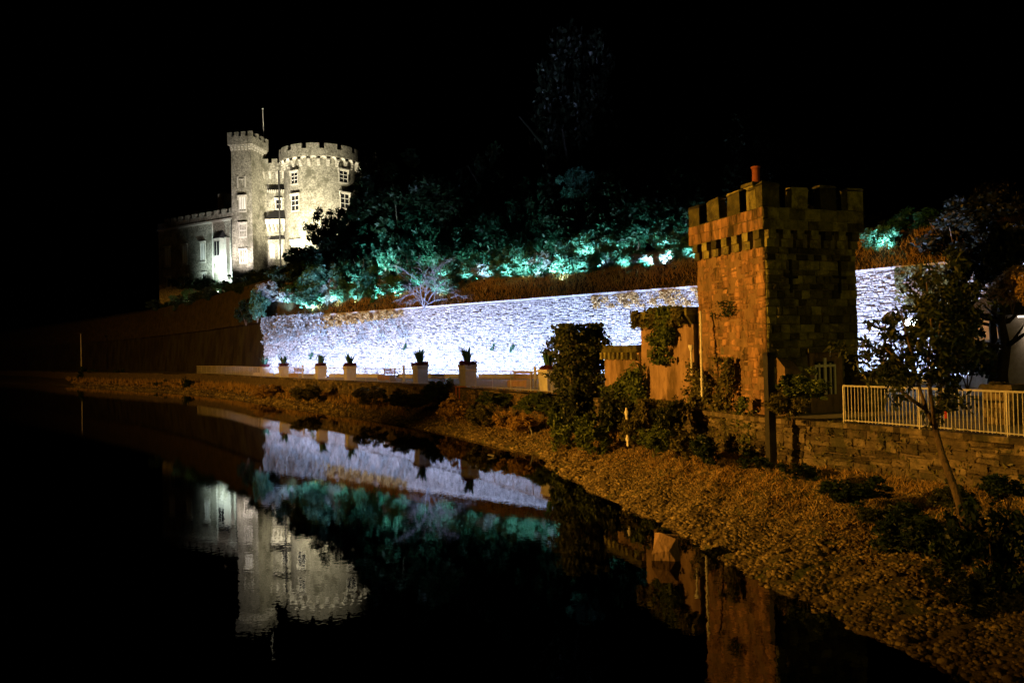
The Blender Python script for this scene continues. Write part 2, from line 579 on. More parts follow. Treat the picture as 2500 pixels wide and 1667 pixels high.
def course_layout(length, z0, z1, wmin, wmax, hmin, hmax, rr, skip=None, rough=False):
    out = []
    z = z0
    while z < z1 - 0.03:
        h = min(rr.uniform(hmin, hmax), z1 - z)
        if z1 - z - h < hmin * 0.6:
            h = z1 - z
        x = -rr.uniform(0, wmin)
        while x < length:
            wd = rr.uniform(wmin, wmax)
            a, b = max(0, x), min(length, x + wd)
            if b - a > 0.06 and not (skip and skip((a + b) / 2, z + h / 2)):
                if rough and rr.random() < 0.05:
                    pass
                elif rough and h > 0.2 and rr.random() < 0.3:
                    f_ = rr.uniform(.35, .65)
                    out.append((a, b, z, z + h * f_)); out.append((a, b, z + h * f_, z + h))
                elif rough:
                    jz = rr.uniform(-.035, .035)
                    out.append((a, b, z + jz, z + h + jz + rr.uniform(-.03, .03)))
                else:
                    out.append((a, b, z, z + h))
            x += wd
        z += h
    return out


def stones_as_parts(parent, lay, material, gap=0.016, depth=0.06, frame=None, rr=random):
    """frame: function (x) -> (origin point on the face, rotation z) for the along-wall coordinate x"""
    for (a, b, z0, z1) in lay:
        loc, rz = frame((a + b) / 2)
        d = depth * rr.uniform(0.6, 1.35)
        inst('stone', stone_mesh(rr.randrange(16), material), parent, (loc[0], loc[1], (z0 + z1) / 2), (0, 0, rz),
             (b - a - gap, d, z1 - z0 - gap))


def stones_as_stuff(parent, lay, material, gap=0.016, depth=0.06, frame=None, rr=random):
    Vs, Fs = [], []
    n = 0
    for (a, b, z0, z1) in lay:
        loc, rz = frame((a + b) / 2)
        v, f = STONES[rr.randrange(16)]
        s = v * np.array([b - a - gap, depth * rr.uniform(0.6, 1.35), z1 - z0 - gap])
        c, d = math.cos(rz), math.sin(rz)
        x = s[:, 0] * c - s[:, 1] * d + loc[0]
        y = s[:, 0] * d + s[:, 1] * c + loc[1]
        Vs.append(np.stack([x, y, s[:, 2] + (z0 + z1) / 2], 1)); Fs.append(f + n)
        n += len(v)
    o = mesh_np('stonework', np.concatenate(Vs), np.concatenate(Fs), material, parent)
    tag(o, kind='stuff')
    return o


def line_frame(P):
    """cumulative polyline; returns length and frame(x); outward side is the left of the travel direction"""
    P = [np.array(q[:2], float) for q in P]
    L_ = [0]
    for a, b in zip(P, P[1:]):
        L_.append(L_[-1] + np.linalg.norm(b - a))

    def fr(x, out=0.0):
        i = 0
        while i < len(P) - 2 and L_[i + 1] < x:
            i += 1
        u = (P[i + 1] - P[i]) / (L_[i + 1] - L_[i])
        q = P[i] + u * (x - L_[i])
        # local +x along u, local -y = outward = left-hand normal of (-u) ...
        return (q[0] + (-u[1]) * out, q[1] + u[0] * out), math.atan2(u[1], u[0])
    return L_[-1], fr


# ---------------------------------------------------------------- floodlit garden wall
lw = thing('garden_wall', 'long floodlit rubble limestone retaining wall with pale coping below the wooded bank', 'wall')
LITR = list(reversed(LIT_PTS))              # travel from far left to near right: -y local faces the river
LEN, fr_l = line_frame(LITR)
core = MB()
for a, b in zip(LITR, LITR[1:]):
    u = np.array(b, float) - np.array(a, float); u /= np.linalg.norm(u)
    nb = np.array((-u[1], u[0]))
    if nb @ np.array((0.8, 0.6)) < 0:
        nb = -nb
    a2, b2 = np.array(a) + nb * 0.75, np.array(b) + nb * 0.75
    core.add([(a[0], a[1], 1.5), (b[0], b[1], 1.5), (b2[0], b2[1], 1.5), (a2[0], a2[1], 1.5),
              (a[0], a[1], ZTOP - 0.14), (b[0], b[1], ZTOP - 0.14), (b2[0], b2[1], ZTOP - 0.14), (a2[0], a2[1], ZTOP - 0.14)],
             [(0, 1, 5, 4), (1, 2, 6, 5), (2, 3, 7, 6), (3, 0, 4, 7), (4, 5, 6, 7)])
core.build('wall_core', 'limestone_mortar', lw)
rr = random.Random(5)
lay = course_layout(LEN, ZP, ZTOP - 0.15, 0.11, 0.46, 0.09, 0.21, rr, None, True)
def fr_lit(x): return fr_l(x)
# the stones that show largest: between the low houses and the tower, and right of the tower
def seen_big(s):
    (p_, _) = fr_l((s[0] + s[1]) / 2)
    px = p_[0] / p_[1] * F + 1250
    zc = (s[2] + s[3]) / 2
    vis = (2102 < px < 2290 and zc > 2.9) or (1490 < px < 1705 and zc > 6.0) or (1330 < px <= 1490 and zc > 6.8)
    return ((s[1] - s[0]) * (s[3] - s[2]) / p_[1] ** 2) * (1 if vis else 0)
lay.sort(key=seen_big, reverse=True)
stones_as_parts(lw, lay[:290], 'limestone', frame=fr_lit, rr=rr, depth=0.12, gap=.02)
stones_as_stuff(lw, lay[290:], 'limestone', frame=fr_lit, rr=rr, depth=0.12, gap=.02)
cm = MB(); cm.taper(-0.5, 0.5, -0.2, 0.85, 0, 0.16, 0.02)
cp = cm.build('coping_stone', 'coping', lw)
x = 0.5
first = True
while x < LEN - 0.3:
    (q, rz) = fr_l(x)
    oo = cp if first else inst('coping_stone', cp.data, lw, (0, 0, 0))
    oo.location = (q[0], q[1], ZTOP - 0.14 + rr.uniform(0, 0.015)); oo.rotation_euler = (0, 0, rz)
    oo.scale = (0.985, 1, 1)
    first = False
    x += 1.0

# dark bastion wall continuing left below the castle
bs = thing('bastion_wall', 'tall dark unlit stone bastion wall left of the floodlit wall below the castle', 'wall')
m_ = MB()
BT = [(-30.6, 91.0)] + [(x_ , y_) for (x_, y_) in BAST_PTS[1:]]
for a, b in zip(BT, BT[1:]):
    for k in range(8):
        p_ = np.array(a) + (np.array(b) - np.array(a)) * k / 8; q_ = np.array(a) + (np.array(b) - np.array(a)) * (k + 1) / 8
        za, zb_ = ZBAST + 0.3 * math.sin(p_[0] * 1.3), ZBAST + 0.3 * math.sin(q_[0] * 1.3)
        m_.add([(p_[0], p_[1], 1.5), (q_[0], q_[1], 1.5), (q_[0] + 1.0, q_[1] + .7, zb_), (p_[0] + 1.0, p_[1] + .7, za),
                (q_[0] + 2.6, q_[1] + 1.9, zb_), (p_[0] + 2.6, p_[1] + 1.9, za)], [(0, 1, 2, 3), (3, 2, 4, 5)])
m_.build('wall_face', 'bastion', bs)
m_ = MB()
m_.add([(-30.6, 91.0, 1.6), (-28.2, 92.6, 1.6), (-28.0, 92.9, ZBAST - .6), (-29.6, 91.7, ZBAST)], [(0, 1, 2, 3)])
m_.build('wall_return', 'bastion', bs)

# ---------------------------------------------------------------- river wall with ledge
rw = thing('river_wall', 'low stone river wall with a projecting ledge running along the bank', 'wall')
m_ = MB()
def offs_poly(P, d):
    out = []
    for i in range(len(P)):
        t = P[min(i + 1, len(P) - 1)] - P[max(i - 1, 0)]
        t = t / np.linalg.norm(t)
        out.append(P[i] + np.array((-t[1], t[0])) * d)      # left of travel (far-going) = river side
    return np.array(out)
Wout = offs_poly(WALL, 0.0); Win = offs_poly(WALL, -0.55)
for i in range(nst - 1):
    a, b, c, d = Wout[i], Wout[i + 1], Win[i + 1], Win[i]
    m_.add([(*a, 0.4), (*b, 0.4), (*b, ZP - 0.13), (*a, ZP - 0.13)], [(0, 1, 2, 3)])
m_.build('wall_core', 'river_mortar', rw)
m_ = MB()
Lo = offs_poly(WALL, 0.16)
for i in range(nst - 1):
    a, b, c, d = Lo[i], Lo[i + 1], Win[i + 1], Win[i]
    z0, z1 = ZP - 0.13, ZP + 0.02
    m_.add([(*a, z0), (*b, z0), (*c, z0), (*d, z0), (*a, z1), (*b, z1), (*c, z1), (*d, z1)],
           [(0, 1, 5, 4), (4, 5, 6, 7), (3, 2, 1, 0)])
m_.build('ledge', 'river_stone', rw)
RWP = [tuple(q) for q in reversed(WALL)]
RL, fr_r = line_frame(RWP)
rr = random.Random(9)
lay = course_layout(RL, 0.75, ZP - 0.14, 0.22, 0.8, 0.14, 0.32, rr, None, True)
lay = [s for s in lay if fr_r(s[0])[0][1] < 75]
lay.sort(key=lambda s: -(s[1] - s[0]) * (s[3] - s[2]) / fr_r(s[0])[0][1] ** 2 * (1 if fr_r(s[0])[0][0] / fr_r(s[0])[0][1] < 0.72 and fr_r(s[0])[0][1] < 24 else 0.02))
stones_as_parts(rw, lay[:280], 'river_stone', frame=fr_r, rr=rr, depth=0.07)
stones_as_stuff(rw, lay[280:], 'river_stone', frame=fr_r, rr=rr, depth=0.07)


# ------------------------------------------------------------------ foliage helpers
def leaf_cloud(centers, radii, per, size, seed, flat=0.0, elong=1.8, zs=1.0):
    g = np.random.default_rng(seed)
    n = len(centers) * per
    c = np.repeat(np.asarray(centers, float), per, 0)
    rad = np.repeat(np.asarray(radii, float), per)
    d = g.normal(size=(n, 3)); d /= np.linalg.norm(d, axis=1)[:, None]
    c = c + d * (rad * g.random(n) ** 0.45)[:, None] * np.array([1, 1, zs])
    a = g.normal(size=(n, 3)); a[:, 2] -= flat; a /= np.linalg.norm(a, axis=1)[:, None]
    b = np.cross(a, g.normal(size=(n, 3))); b /= np.linalg.norm(b, axis=1)[:, None]
    s = size * g.uniform(0.6, 1.35, n)[:, None]
    a = a * s * elong * 0.5; b = b * s * 0.5
    V = np.stack([c - a, c + b - a * 0.1, c + a, c - b - a * 0.1], 1).reshape(-1, 3)
    Fq = np.arange(4 * n).reshape(-1, 4)
    return V, Fq


def crown_clumps(n, seed, lumps=7, hollow=0.55):
    g = np.random.default_rng(seed)
    main = g.normal(size=(lumps, 3)); main /= np.linalg.norm(main, axis=1)[:, None]
    main *= g.uniform(0.3, 0.62, lumps)[:, None]
    out, rad = [], []
    while len(out) < n:
        m = main[g.integers(lumps)]
        d = g.normal(size=3); d /= np.linalg.norm(d)
        q = m + d * 0.48 * g.uniform(hollow, 1.0) ** 0.5
        if q[2] < -0.85 or np.linalg.norm(q) > 1.08:
            continue
        out.append(q); rad.append(g.uniform(0.07, 0.17))
    return np.array(out), np.array(rad)


CROWN = {}
def crown_mesh(kind, seed, material):
    key = (kind, seed, material)
    if key not in CROWN:
        if kind == 'tree':
            c, r_ = crown_clumps(170, seed, 11)
            V, Fq = leaf_cloud(c, r_ * 1.15, 70, 0.042, seed)
        elif kind == 'droop':
            c, r_ = crown_clumps(120, seed, 8, 0.3)
            V, Fq = leaf_cloud(c, r_, 60, 0.045, seed, flat=1.5, elong=3.0)
        elif kind == 'bush':
            c, r_ = crown_clumps(70, seed, 7, 0.4)
            V, Fq = leaf_cloud(c, r_ * 1.35, 62, 0.07, seed)
        else:
            c, r_ = crown_clumps(80, seed, 6, 0.2)
            V, Fq = leaf_cloud(c, r_ * 1.3, 60, 0.055, seed, elong=3.0)
        me_o = mesh_np('crown', V, Fq, material)
        CROWN[key] = me_o.data
        bpy.data.objects.remove(me_o)
    return CROWN[key]


TRUNKS = []
for k in range(3):
    rr = random.Random(40 + k)
    mb = MB()
    pts = [(0, 0, -0.08)]
    x = y = 0
    for i in range(1, 7):
        x += rr.uniform(-.02, .02); y += rr.uniform(-.02, .02)
        pts.append((x, y, i / 6 * 0.86))
    mb.tube(pts, [0.034, 0.027, 0.024, 0.021, 0.017, 0.012, 0.006], 8)
    for i in range(9):
        j = rr.randrange(2, 6)
        a = rr.uniform(0, 6.28); l = rr.uniform(.14, .3)
        q = Vector(pts[j])
        e = q + Vector((math.cos(a) * l, math.sin(a) * l, l * rr.uniform(.4, .9)))
        mid = (q + e) / 2 + Vector((rr.uniform(-.02, .02), rr.uniform(-.02, .02), -0.02))
        mb.tube([q, mid, e], [0.012, 0.008, 0.003], 6)
    t_ = mb.build('trunk', 'bark_dark', smooth=True)
    TRUNKS.append(t_.data)
    bpy.data.objects.remove(t_)


def tree(px, d, top_y, rx_px, label, seed=1, kind='tree', material='leaf_tree', group='trees on the bank', base=None, rz_px=None, name='tree'):
    X = W(px, 800, d).x
    gz = hill_z(X, d) if base is None else base
    ztop = W(px, top_y, d).z
    h = max(1.5, ztop - gz)
    rx = rx_px / F * d
    t = thing(name, label, 'tree', (X, d, gz - 0.1), seed * 1.3, group)
    inst('trunk', TRUNKS[seed % 3], t, (0, 0, 0), (0, 0, 0), (h, h, h))
    rz = (rz_px / F * d) if rz_px else min(h * 0.47, rx * 1.5)
    inst('crown', crown_mesh(kind, 1 + seed % 4, material), t, (0, 0, h - rz * 0.98), (0, 0, seed * 2.1), (rx, rx, rz))
    return t


def bush(px, py, d, rx_px, rz_px, label, seed=1, kind='bush', material='leaf_bush', group=None, name='bush', cat='bush', z=None):
    """bush whose foliage is centred on that place; it stands on what lies below"""
    q = W(px, py, d)
    rx, rz = rx_px / F * d, rz_px / F * d
    k_ = 1.22
    t = thing(name, label, cat, (q.x, d, q.z - rz), seed * 0.9, group)
    inst('foliage', crown_mesh(kind, 1 + seed % 3, material), t, (0, 0, rz), (0, 0, seed), (rx * k_, rx * 0.85 * k_, rz * k_))
    mb = MB()
    for k in range(4):
        a = k * 1.6 + seed
        mb.tube([(0, 0, -0.25), (0.2 * rx * math.cos(a), 0.2 * rx * math.sin(a), rz * 0.6), (0.5 * rx * math.cos(a), 0.4 * rx * math.sin(a), rz * 1.3)],
                [0.03 * rz, 0.02 * rz, 0.008 * rz], 5)
    mb.build('stems', 'bark', t)
    return t


def leaf_sheet(name, label, cat, pts, size, material, thick=0.15, normal=(0, -1, 0), seed=3, elong=1.5, parent=None, group=None):
    """climbing plant: leaves scattered round the given points of a surface"""
    g = np.random.default_rng(seed)
    pts = np.asarray(pts, float)
    n = len(pts)
    nv = np.array(normal, float)
    c = pts + nv * (g.random((n, 1)) ** 1.5 * thick)
    a = g.normal(size=(n, 3)); a[:, 2] -= 0.6; a /= np.linalg.norm(a, axis=1)[:, None]
    b = np.cross(a, nv + 0.6 * g.normal(size=(n, 3))); b /= np.linalg.norm(b, axis=1)[:, None]
    s = size * g.uniform(0.55, 1.4, (n, 1))
    a = a * s * elong * 0.5; b = b * s * 0.5
    V = np.stack([c - a, c + b, c + a, c - b], 1).reshape(-1, 3)
    o = mesh_np(name, V, np.arange(4 * n).reshape(-1, 4), material, parent)
    if parent is None:
        tag(o, label, cat, group)
    return o


def noise2(x, z, s=0):
    return (math.sin(x * 2.1 + s) * math.cos(z * 1.7 + s * 2) + math.sin(x * 5.3 + z * 3.1 + s) * 0.6 + math.sin(z * 7.7 - x * 4.1 + s * 3) * 0.35)


# ------------------------------------------------------------------ crenellated square buildings
def rect_frame(corner, ang):
    return thing


def castle_window(parent, x, z, w_, h_, lights=2, rows_=3, hood=True, y=0.0, pane='glass', name='window', fr=0.16):
    """window on a facade whose outer face is local y=0 (outward -y)"""
    root = MB().box(x - w_ / 2 - fr, x + w_ / 2 + fr, y - 0.12, y + 0.02, z - 0.25, z).build(name, 'castle_trim', parent)   # sill
    m = MB()
    m.box(x - w_ / 2 - fr, x - w_ / 2, y - 0.10, y + 0.02, z, z + h_)
    m.box(x + w_ / 2, x + w_ / 2 + fr, y - 0.10, y + 0.02, z, z + h_)
    m.box(x - w_ / 2 - fr, x + w_ / 2 + fr, y - 0.10, y + 0.02, z + h_, z + h_ + fr)
    for k in range(1, lights):
        xx = x - w_ / 2 + w_ * k / lights
        m.box(xx - 0.055, xx + 0.055, y - 0.08, y + 0.02, z, z + h_)
    m.build('frame', 'castle_trim', root)
    m = MB()
    for k in range(lights):
        xa = x - w_ / 2 + w_ * k / lights + 0.055; xb = x - w_ / 2 + w_ * (k + 1) / lights - 0.055
        for j in range(rows_ + 1):
            zz = z + h_ * j / rows_
            m.box(xa, xb, y - 0.05, y - 0.01, max(z, zz - 0.05), min(z + h_, zz + 0.05))
    m.build('glazing_bars', 'castle_window_frame', root)
    MB().box(x - w_ / 2, x + w_ / 2, y - 0.02, y + 0.01, z, z + h_).build('pane', pane, root)
    if hood:
        m = MB()
        m.box(x - w_ / 2 - fr - .16, x + w_ / 2 + fr + .16, y - 0.34, y + 0.02, z + h_ + fr, z + h_ + fr + 0.22)
        for s_ in (-1, 1):
            xx = x + s_ * (w_ / 2 + fr + 0.08)
            m.box(xx - 0.08, xx + 0.08, y - 0.24, y + 0.02, z + h_ - 0.5, z + h_ + fr)
        m.build('hood_mould', 'castle_trim', root)
    return root


# ================================================================== CASTLE
ZC = ZPLAT
# --- round tower
TR = 7.0
tc = Vector((W(789, 600, 141).x, 141, ZC))
rt_ = thing('round_tower', 'floodlit round castle tower with battlements and mullioned windows above the trees', 'tower', tc)
Ht = 43.1 - ZC
MB().lathe([(TR + 0.45, -2.0), (TR + 0.3, 2.0), (TR + 0.1, 9), (TR, Ht - 3.5), (TR, Ht - 1.2)], 64).build('wall', 'castle_stone', rt_, smooth=True)
RO = TR + 0.8
NC = 27
zc0, zc1 = Ht - 3.9, Ht - 2.3
MB().lathe([(TR - 0.1, zc1), (RO, zc1), (RO, Ht - 0.95), (RO - 0.5, Ht - 0.95), (RO - 0.5, Ht - 2.2)], 64).build('parapet', 'castle_stone', rt_)
MB().lathe([(0.01, Ht - 1.8), (RO - 0.4, Ht - 1.8)], 32).build('roof', 'slate', rt_)
merl = None
NM = 15
for k in range(NM):
    if merl is None:
        merl = MB().sector(RO - 0.5, RO, -0.150, 0.150, Ht - 0.95, Ht, 4).build('merlon', 'castle_stone', rt_); o_ = merl
    else:
        o_ = inst('merlon', merl.data, rt_, (0, 0, 0))
    o_.rotation_euler = (0, 0, R(-90) + 2 * math.pi * k / NM + 0.05)
corb = arch = None
for k in range(NC):
    a = 2 * math.pi * k / NC
    if corb is None:
        m = MB()
        for q, (r_, z_) in enumerate(((0.28, 0.0), (0.5, 0.38), (0.72, 0.76))):
            m.box(TR - 0.15, TR + r_, -0.27, 0.27, zc0 + z_, zc0 + z_ + 0.34)
        corb = m.build('corbel', 'castle_trim', rt_); o_ = corb
        m = MB()
        half = math.pi / NC
        n = 8
        vs, fs = [], []
        for i in range(n + 1):
            th = math.pi * i / n
            ang = -math.cos(th) * (half - 0.045); zz = zc0 + 1.05 + 0.5 * math.sin(th)
            for r_ in (RO - 0.02, TR - 0.1):
                vs.append((r_ * math.cos(ang), r_ * math.sin(ang), zz))
            vs.append(((RO - 0.02) * math.cos(ang), (RO - 0.02) * math.sin(ang), zc1 + 0.02))
        for i in range(n):
            fs += [(3 * i, 3 * i + 3, 3 * i + 5, 3 * i + 2), (3 * i, 3 * i + 1, 3 * i + 4, 3 * i + 3)]
        m.add(vs, fs)
        arch = m.build('corbel_arch', 'castle_trim', rt_); a_ = arch
    else:
        o_ = inst('corbel', corb.data, rt_, (0, 0, 0)); a_ = inst('corbel_arch', arch.data, rt_, (0, 0, 0))
    o_.rotation_euler = (0, 0, a); a_.rotation_euler = (0, 0, a + math.pi / NC)


def round_win(px, y0, y1, w_, lights, pane='glass', rows_=3):
    d = 141 - TR * 0.93
    X = W(px, (y0 + y1) / 2, d).x - tc.x
    a = math.asin(max(-0.95, min(0.95, X / TR)))
    dd = 141 - TR * math.cos(a)
    z0 = W(px, y1, dd).z - ZC; z1 = W(px, y0, dd).z - ZC
    # facade frame rotated about the tower axis
    r0 = castle_window(rt_, 0, z0, w_, z1 - z0, lights, rows_, True, 0, pane)
    r0.location = ((TR + 0.12) * math.sin(a), -(TR + 0.12) * math.cos(a), 0)
    r0.rotation_euler = (0, 0, a)


round_win(719, 422, 449, 1.5, 2)
round_win(721, 478, 514, 1.7, 2)
round_win(722, 590, 624, 1.9, 3, 'castle_window_frame')
round_win(832, 418, 446, 1.7, 2)
round_win(835, 474, 509, 1.8, 2)
MB().tube([(-TR * 0.985, -TR * 0.62, 0), (-TR * 0.985, -TR * 0.62, Ht - 4)], 0.14, 8).build('drainpipe', 'dark_metal', rt_)
ch = thing('twin_chimney', 'pair of slim chimneys with orange pots behind the round tower battlements', 'chimney', (W(861, 340, 146).x, 146, Ht + ZC - 1.8))
for sx in (-0.42, 0.42):
    s = MB().taper(sx - 0.25, sx + 0.25, -0.25, 0.25, 0, 2.6, 0.03).build('stack', 'castle_stone', ch)
    MB().lathe([(0.2, 2.6), (0.24, 2.7), (0.2, 3.5), (0.26, 3.6), (0.26, 3.75), (0.1, 3.75)], 10, cx=sx).build('chimney_pot', 'terracotta', s)

# --- square turret
cx_, cy_ = W(617, 600, 134).x, 134.0
tt = thing('square_turret', 'slender square castle turret with battlements beside the round tower', 'tower', (cx_, cy_, ZC), R(-10))
ST = 3.95
Hs = 45.6 - ZC
MB().taper(-ST - 0.12, 0.12, -0.12, ST + 1.2, -3.5, Hs - 2.4, 0.12).build('wall', 'castle_stone', tt)
ov = 0.45
x0, x1, y0, y1 = -ST - ov, ov, -ov, ST + 1.2 + ov
MB().box(x0, x1, y0, y1, Hs - 2.3, Hs - 0.85).build('parapet', 'castle_stone', tt)
mm = MB().box(-0.4, 0.4, -0.22, 0.22, Hs - 0.86, Hs).build('merlon', 'castle_stone', tt)
first = True
def put_merlon(x, y, rz=0):
    global first
    o_ = mm if first else inst('merlon', mm.data, tt, (0, 0, 0))
    first = False
    o_.location = (x, y, 0); o_.rotation_euler = (0, 0, rz)
for k in range(4):
    put_merlon(x0 + 0.4 + (x1 - x0 - 0.8) * k / 3, y0 + 0.221)
for k in range(1, 4):
    put_merlon(x1 - 0.221, y0 + 0.44 + (y1 - y0 - 0.8) * k / 3, R(90))
    put_merlon(x0 + 0.221, y0 + 0.44 + (y1 - y0 - 0.8) * k / 3, R(90))
cmd = MB().box(-0.2, 0.2, -0.42, 0.05, Hs - 2.75, Hs - 2.29).box(-0.2, 0.2, -0.24, 0.05, Hs - 3.2, Hs - 2.75)
cb = cmd.build('corbel', 'castle_trim', tt)
for k in range(6):
    o_ = cb if k == 0 else inst('corbel', cb.data, tt, (0, 0, 0))
    o_.location = (-ST + 0.2 + (ST - 0.4) * k / 5, 0, 0)
for k in range(6):
    inst('corbel', cb.data, tt, (0, 0.2 + (ST + 0.8) * k / 5, 0), (0, 0, R(90)))
for (ya, yb) in ((481, 514), (547, 577), (611, 640)):
    za, zb = W(598, yb, 134).z - ZC, W(598, ya, 134).z - ZC
    castle_window(tt, -ST * 0.46, za, 1.25, zb - za, 3, 2, True, -0.03, 'castle_window_frame')
m = MB()
zt = W(598, 440, 134).z - ZC
for sx in (-0.75, 0.75):
    m.box(-ST / 2 + sx - 0.13, -ST / 2 + sx + 0.13, -0.12, 0.05, zt - 1.3, zt + 0.8)
m.box(-ST / 2 - 0.5, -ST / 2 + 0.5, -0.12, 0.05, zt + 0.1, zt + 0.35)
m.build('blind_panel', 'castle_trim', tt)

# --- linking range with stacked oriel
lx0, lx1, ly = W(626, 600, 138.5).x, W(704, 600, 138.5).x, 138.5
lk = thing('linking_range', 'narrow castle range with stacked oriel windows between turret and round tower', 'building', (lx0, ly, ZC))
Lw = lx1 - lx0
Hl = 41.6 - ZC
MB().box(-0.3, Lw + 2, 0, 8, -3, Hl - 1.8).build('wall', 'castle_stone', lk)
MB().box(-0.3, Lw + 2.2, -0.55, 6, Hl - 2.4, Hl - 0.8).build('parapet', 'castle_stone', lk)
mm2 = MB().box(-0.5, 0.5, -0.55, -0.1, Hl - 0.81, Hl).build('merlon', 'castle_stone', lk)
for k in range(4):
    o_ = mm2 if k == 0 else inst('merlon', mm2.data, lk, (0, 0, 0))
    o_.location = (0.35 + 1.75 * k, 0, 0)
cb2 = MB().box(-0.22, 0.22, -0.5, 0.05, Hl - 2.9, Hl - 2.39).box(-0.22, 0.22, -0.3, 0.05, Hl - 3.6, Hl - 2.9).build('corbel', 'castle_trim', lk)
for k in range(5):
    o_ = cb2 if k == 0 else inst('corbel', cb2.data, lk, (0, 0, 0))
    o_.location = (0.4 + 1.25 * k, 0, 0)


def zl(y): return W(672, y, 138).z - ZC
ox0, ox1 = W(655, 600, 138).x - lx0, W(697, 600, 138).x - lx0
# top bay
m = MB().box(ox0 + .3, ox1, -0.7, 0.02, zl(512), zl(466)); b1 = m.build('oriel', 'castle_stone', lk)
def hip(parent, xa, xb, ya, za, zb, name='oriel_roof'):
    MB().add([(xa, ya, za), (xb, ya, za), (xb, 0.05, za), (xa, 0.05, za), (xa + .4 * (xb - xa), -0.02, zb), (xb - .15 * (xb - xa), -0.02, zb)],
             [(0, 1, 5, 4), (1, 2, 5), (0, 4, 3), (2, 3, 4, 5)]).build(name, 'slate', parent)
hip(b1, ox0, ox1 + .15, -1.0, zl(464), zl(449))
m = MB()
for k in range(9):
    xx = ox0 + 0.2 + (ox1 - ox0 - 0.25) * k / 8
    m.box(xx - 0.08, xx + 0.08, -0.88, -0.69, zl(471), zl(464.5))
m.build('dentils', 'castle_trim', b1)
castle_window(b1, (ox0 + ox1) / 2 + 0.55, zl(510), 0.9, zl(489) - zl(510), 1, 2, True, -0.7)
# middle balcony
m = MB().box(ox0 - .2, ox1 + .2, -1.5, 0.02, zl(548), zl(537)); b2 = m.build('balcony', 'castle_trim', lk)
hip(b2, ox0 - .35, ox1 + .3, -1.7, zl(536), zl(512), 'balcony_roof')
m = MB()
for k in range(5):
    xx = ox0 + 0.1 + (ox1 - ox0 - .2) * k / 4
    m.box(xx - 0.16, xx + 0.16, -1.2, 0.02, zl(556), zl(548.2)); m.box(xx - 0.16, xx + 0.16, -0.7, 0.02, zl(565), zl(556.2))
m.build('bracket', 'castle_trim', b2)
# lower bay
m = MB().box(ox0 + .1, ox1, -1.1, 0.02, zl(652), zl(586)); b3 = m.build('bay_window', 'castle_stone', lk)
hip(b3, ox0, ox1 + .1, -1.25, zl(586), zl(574), 'bay_roof')
def arch_win(parent, x, z0_, w_, h_, y, pane):
    vs = [(x - w_ / 2, y, z0_), (x + w_ / 2, y, z0_)]
    n = 8
    for k in range(n + 1):
        a = math.pi * k / n
        vs.append((x + w_ / 2 * math.cos(a), y, z0_ + h_ - w_ / 2 + w_ / 2 * math.sin(a)))
    o_ = MB().add(vs, [tuple(range(len(vs)))]).build('window_pane', pane, parent)
    m = MB()
    for k in range(n):
        a, b = math.pi * k / n, math.pi * (k + 1) / n
        r0, r1 = w_ / 2, w_ / 2 + 0.14
        zc_ = z0_ + h_ - w_ / 2
        q = [(x + r_ * math.cos(t), yy, zc_ + r_ * math.sin(t)) for (r_, t, yy) in
             ((r0, a, y - .1), (r1, a, y - .1), (r1, b, y - .1), (r0, b, y - .1), (r0, a, y + .1), (r1, a, y + .1), (r1, b, y + .1), (r0, b, y + .1))]
        m.add(q, [(0, 1, 2, 3), (0, 3, 7, 4), (1, 5, 6, 2)])
    for s_ in (-1, 1):
        xa = x + s_ * (w_ / 2 + .07)
        m.box(xa - .07, xa + .07, y - .1, y + .1, z0_, z0_ + h_ - w_ / 2)
    m.box(x - .03, x + .03, y - .06, y + .02, z0_, z0_ + h_ - .05)
    m.box(x - w_ / 2 - .2, x + w_ / 2 + .2, y - .16, y + .1, z0_ - .18, z0_)
    m.build('window_frame', 'castle_trim', parent)
arch_win(b3, ox0 + 0.95, zl(632), 0.85, zl(598) - zl(632), -1.12, 'castle_window_frame')
arch_win(b3, ox0 + 2.45, zl(632), 0.6, zl(598) - zl(632), -1.12, 'castle_window_frame')
arch_win(lk, Lw * 0.5 + 0.8, zl(546), 0.9, 1.6, -0.03, 'glass')

# --- long wing running left
wg = thing('castle_wing', 'long castle wing receding left with oriel and cornice, lit cold white at its foot', 'building', (W(571, 600, 141).x, 141, ZC), R(150))
# local x runs to the left along the facade; outward is local +y here, so mirror by building with +y outward
WL, WH = 23, 30.9 - ZC
MB().box(-1, WL, -9, 0, -3, WH).build('wall', 'castle_stone', wg)
MB().box(-1, WL, -9, 0.35, WH, WH + 0.4).build('cornice', 'castle_trim', wg)
MB().box(-1, WL, -0.4, 0.1, WH + 0.4, WH + 1.5).build('parapet', 'castle_stone', wg)
pm = MB().box(-0.6, 0.6, -0.4, 0.1, WH + 1.5, WH + 2.3).build('merlon', 'castle_stone', wg)
for k in range(10):
    o_ = pm if k == 0 else inst('merlon', pm.data, wg, (0, 0, 0))
    o_.location = (0.5 + 2.2 * k, 0, 0)


